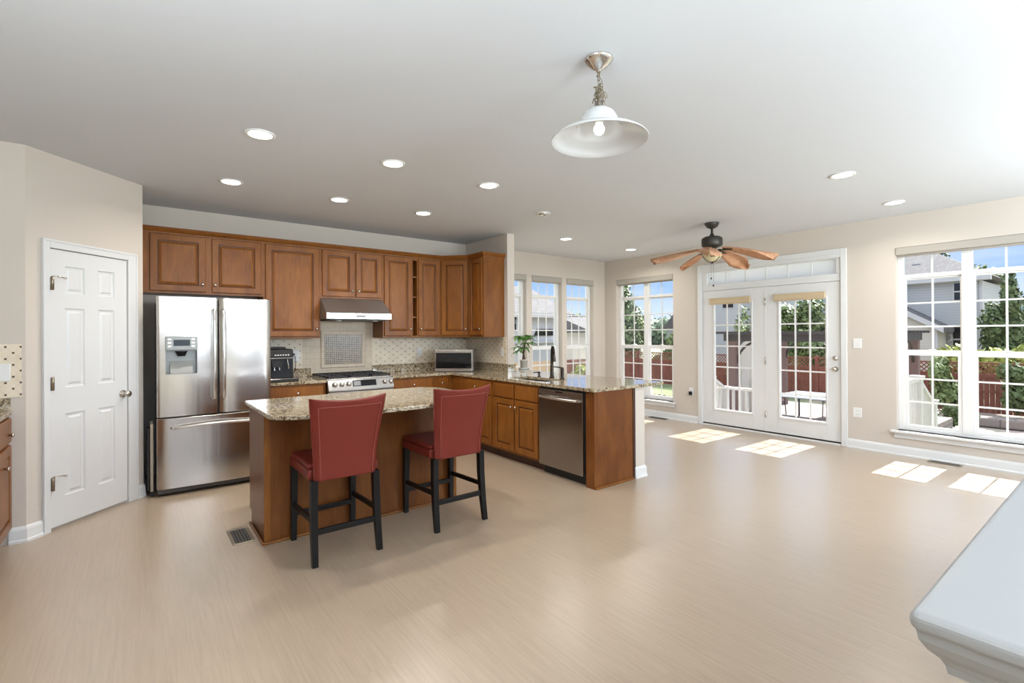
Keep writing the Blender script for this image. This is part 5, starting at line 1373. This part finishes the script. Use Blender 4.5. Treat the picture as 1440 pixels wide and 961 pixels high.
railing('white deck railing outside the left glass door', [((7.60, 4.74, .66), (8.20, 4.74, .62), .64), ((8.20, 4.74, .56), (8.56, 4.74, .37), .55), ((8.56, 4.70, .40), (8.56, 4.10, .40), .44)], [(8.56, 4.74, -1.5, .40), (8.56, 4.06, -1.5, .40)])
b = B()
for k in range(6): b.box(8.25+.27*k, 8.25+.27*(k+1), 1.93, 3.9, -.02-.2*(k+1)-.04, -.02-.2*(k+1))
tag(b.build('deck_stairs', 'concrete'), 'deck steps going down into the yard outside the glass doors', 'stairs')
# wood steps/side railing seen low in the small window
t = thing('garden_pickets', 'row of weathered pickets low outside the small double window', 'fence', (9.4, 6.2, GZ))
for k in range(16):
    b = B(); yy = 5.7+k*.13; b.box(9.38, 9.41, yy, yy+.05, GZ, .02); b.build('picket', 'pergola_brown' if k % 3 else 'fence_tan', t)
b = B(); b.box(9.41, 9.45, 5.65, 7.8, -.25, -.17); b.build('rail', 'pergola_brown', t)
# garden edging
b = B(); b.box(20.4, 20.9, -4, 7, GZ, GZ+.28); tag(b.build('stone_edging', 'patio_stone', bevel=.05), 'low stone border in front of the red-brown fence', 'garden edging')

# planting
def T_(*a, **k): return tree(*a, **k)
T_('leafy_shrub', 'bushy shrub against the fence at the left pane of the big window', 'shrub', 22.4, 4.25, .45, .9, 'leaf_mid', 2200, .09, 11, 'shrubs along the fence', trunk=False)
T_('leafy_shrub', 'dark shrub against the fence at the right edge of the big window', 'shrub', 22.2, 2.35, .35, 1.1, 'leaf_dark', 2200, .09, 12, 'shrubs along the fence', trunk=False)
T_('flowering_shrub', 'low dark shrub on the ground in front of the fence beside the stair post', 'shrub', 19.3, 3.55, -.75, .9, 'leaf_dark', 1700, .06, 13, 'shrubs along the fence', trunk=False)
t = thing('lime_hedge', 'yellow-green hedge rising just above the fence in the big window', 'hedge', (24.8, 2, GZ))
b = B(); leaf_cloud(b, [(24.8, -1.6+k*1.0, .25+.10*math.sin(k*2.1), .6, .72, .62) for k in range(7)], 5200, .12, random.Random(21)); b.build('foliage', 'leaf_lime', t)
T_('tall_tree', 'tall green tree standing right of the grey house', 'tree', 55.2, 8.0, 6.6, 3.0, 'leaf_mid', 5200, .22, 31, dense=8)
T_('tall_tree', 'narrow dark tree hiding the corner of the grey house', 'tree', 28.4, 3.75, 3.5, 1.0, 'leaf_dark', 4200, .12, 32, dense=8)
T_('tall_tree', 'tall tree whose crown shows over the grey roof', 'tree', 46.0, 9.2, 7.6, 2.2, 'leaf_dark', 3000, .22, 33, dense=7)
T_('cypress_tree', 'narrow dark cypress at the right edge of the big window', 'tree', 34.5, 3.5, 3.1, .7, 'leaf_dark', 2200, .12, 35, dense=9)
t = thing('tree_line', 'distant line of wooded hills on the horizon', 'trees', (95, 10, GZ), kind='stuff')
b = B(); rr = random.Random(9); leaf_cloud(b, [(97, -30+k*6, 1.6+rr.uniform(-.5, 2.2), 5, 5, 3.6) for k in range(26)]+[(-5+k*7, 97, 1.0+rr.uniform(-.5, 1.6), 5, 5, 3.4) for k in range(16)], 16000, 1.0, rr); b.build('foliage', 'leaf_far', t)
T_('leafy_tree', 'bushy green tree behind the fence filling the top of the right glass door', 'tree', 32.1, 13.1, 3.3, 2.6, 'leaf_mid', 5500, .16, 41, dense=7)
T_('leafy_shrub', 'dense green shrubbery right behind the fence under the gazebo beam', 'shrub', 26.6, 10.3, 1.4, 1.6, 'leaf_mid', 4200, .14, 42, 'shrubs along the fence', dense=5)
T_('small_tree', 'airy young tree in front of the pale siding in the left glass door', 'tree', 22.0, 11.15, 2.5, 1.2, 'leaf_mid', 1000, .10, 43, dense=5)
T_('leafy_tree', 'large green tree filling the left half of the small double window', 'tree', 25.6, 20.8, 5.0, 2.2, 'leaf_mid', 6000, .14, 51, 'trees in the small double window', dense=9)
T_('leafy_tree', 'round green trees at the right pane of the small double window', 'tree', 26.4, 18.3, 1.3, 1.5, 'leaf_mid', 4200, .15, 53, 'trees in the small double window', dense=4)
T_('garden_bush', 'bright green bush beyond the window nearest the corner', 'shrub', 17.2, 17.0, -.15, .8, 'leaf_lime', 1600, .09, 61, 'shrubs along the fence', trunk=False, dense=3)
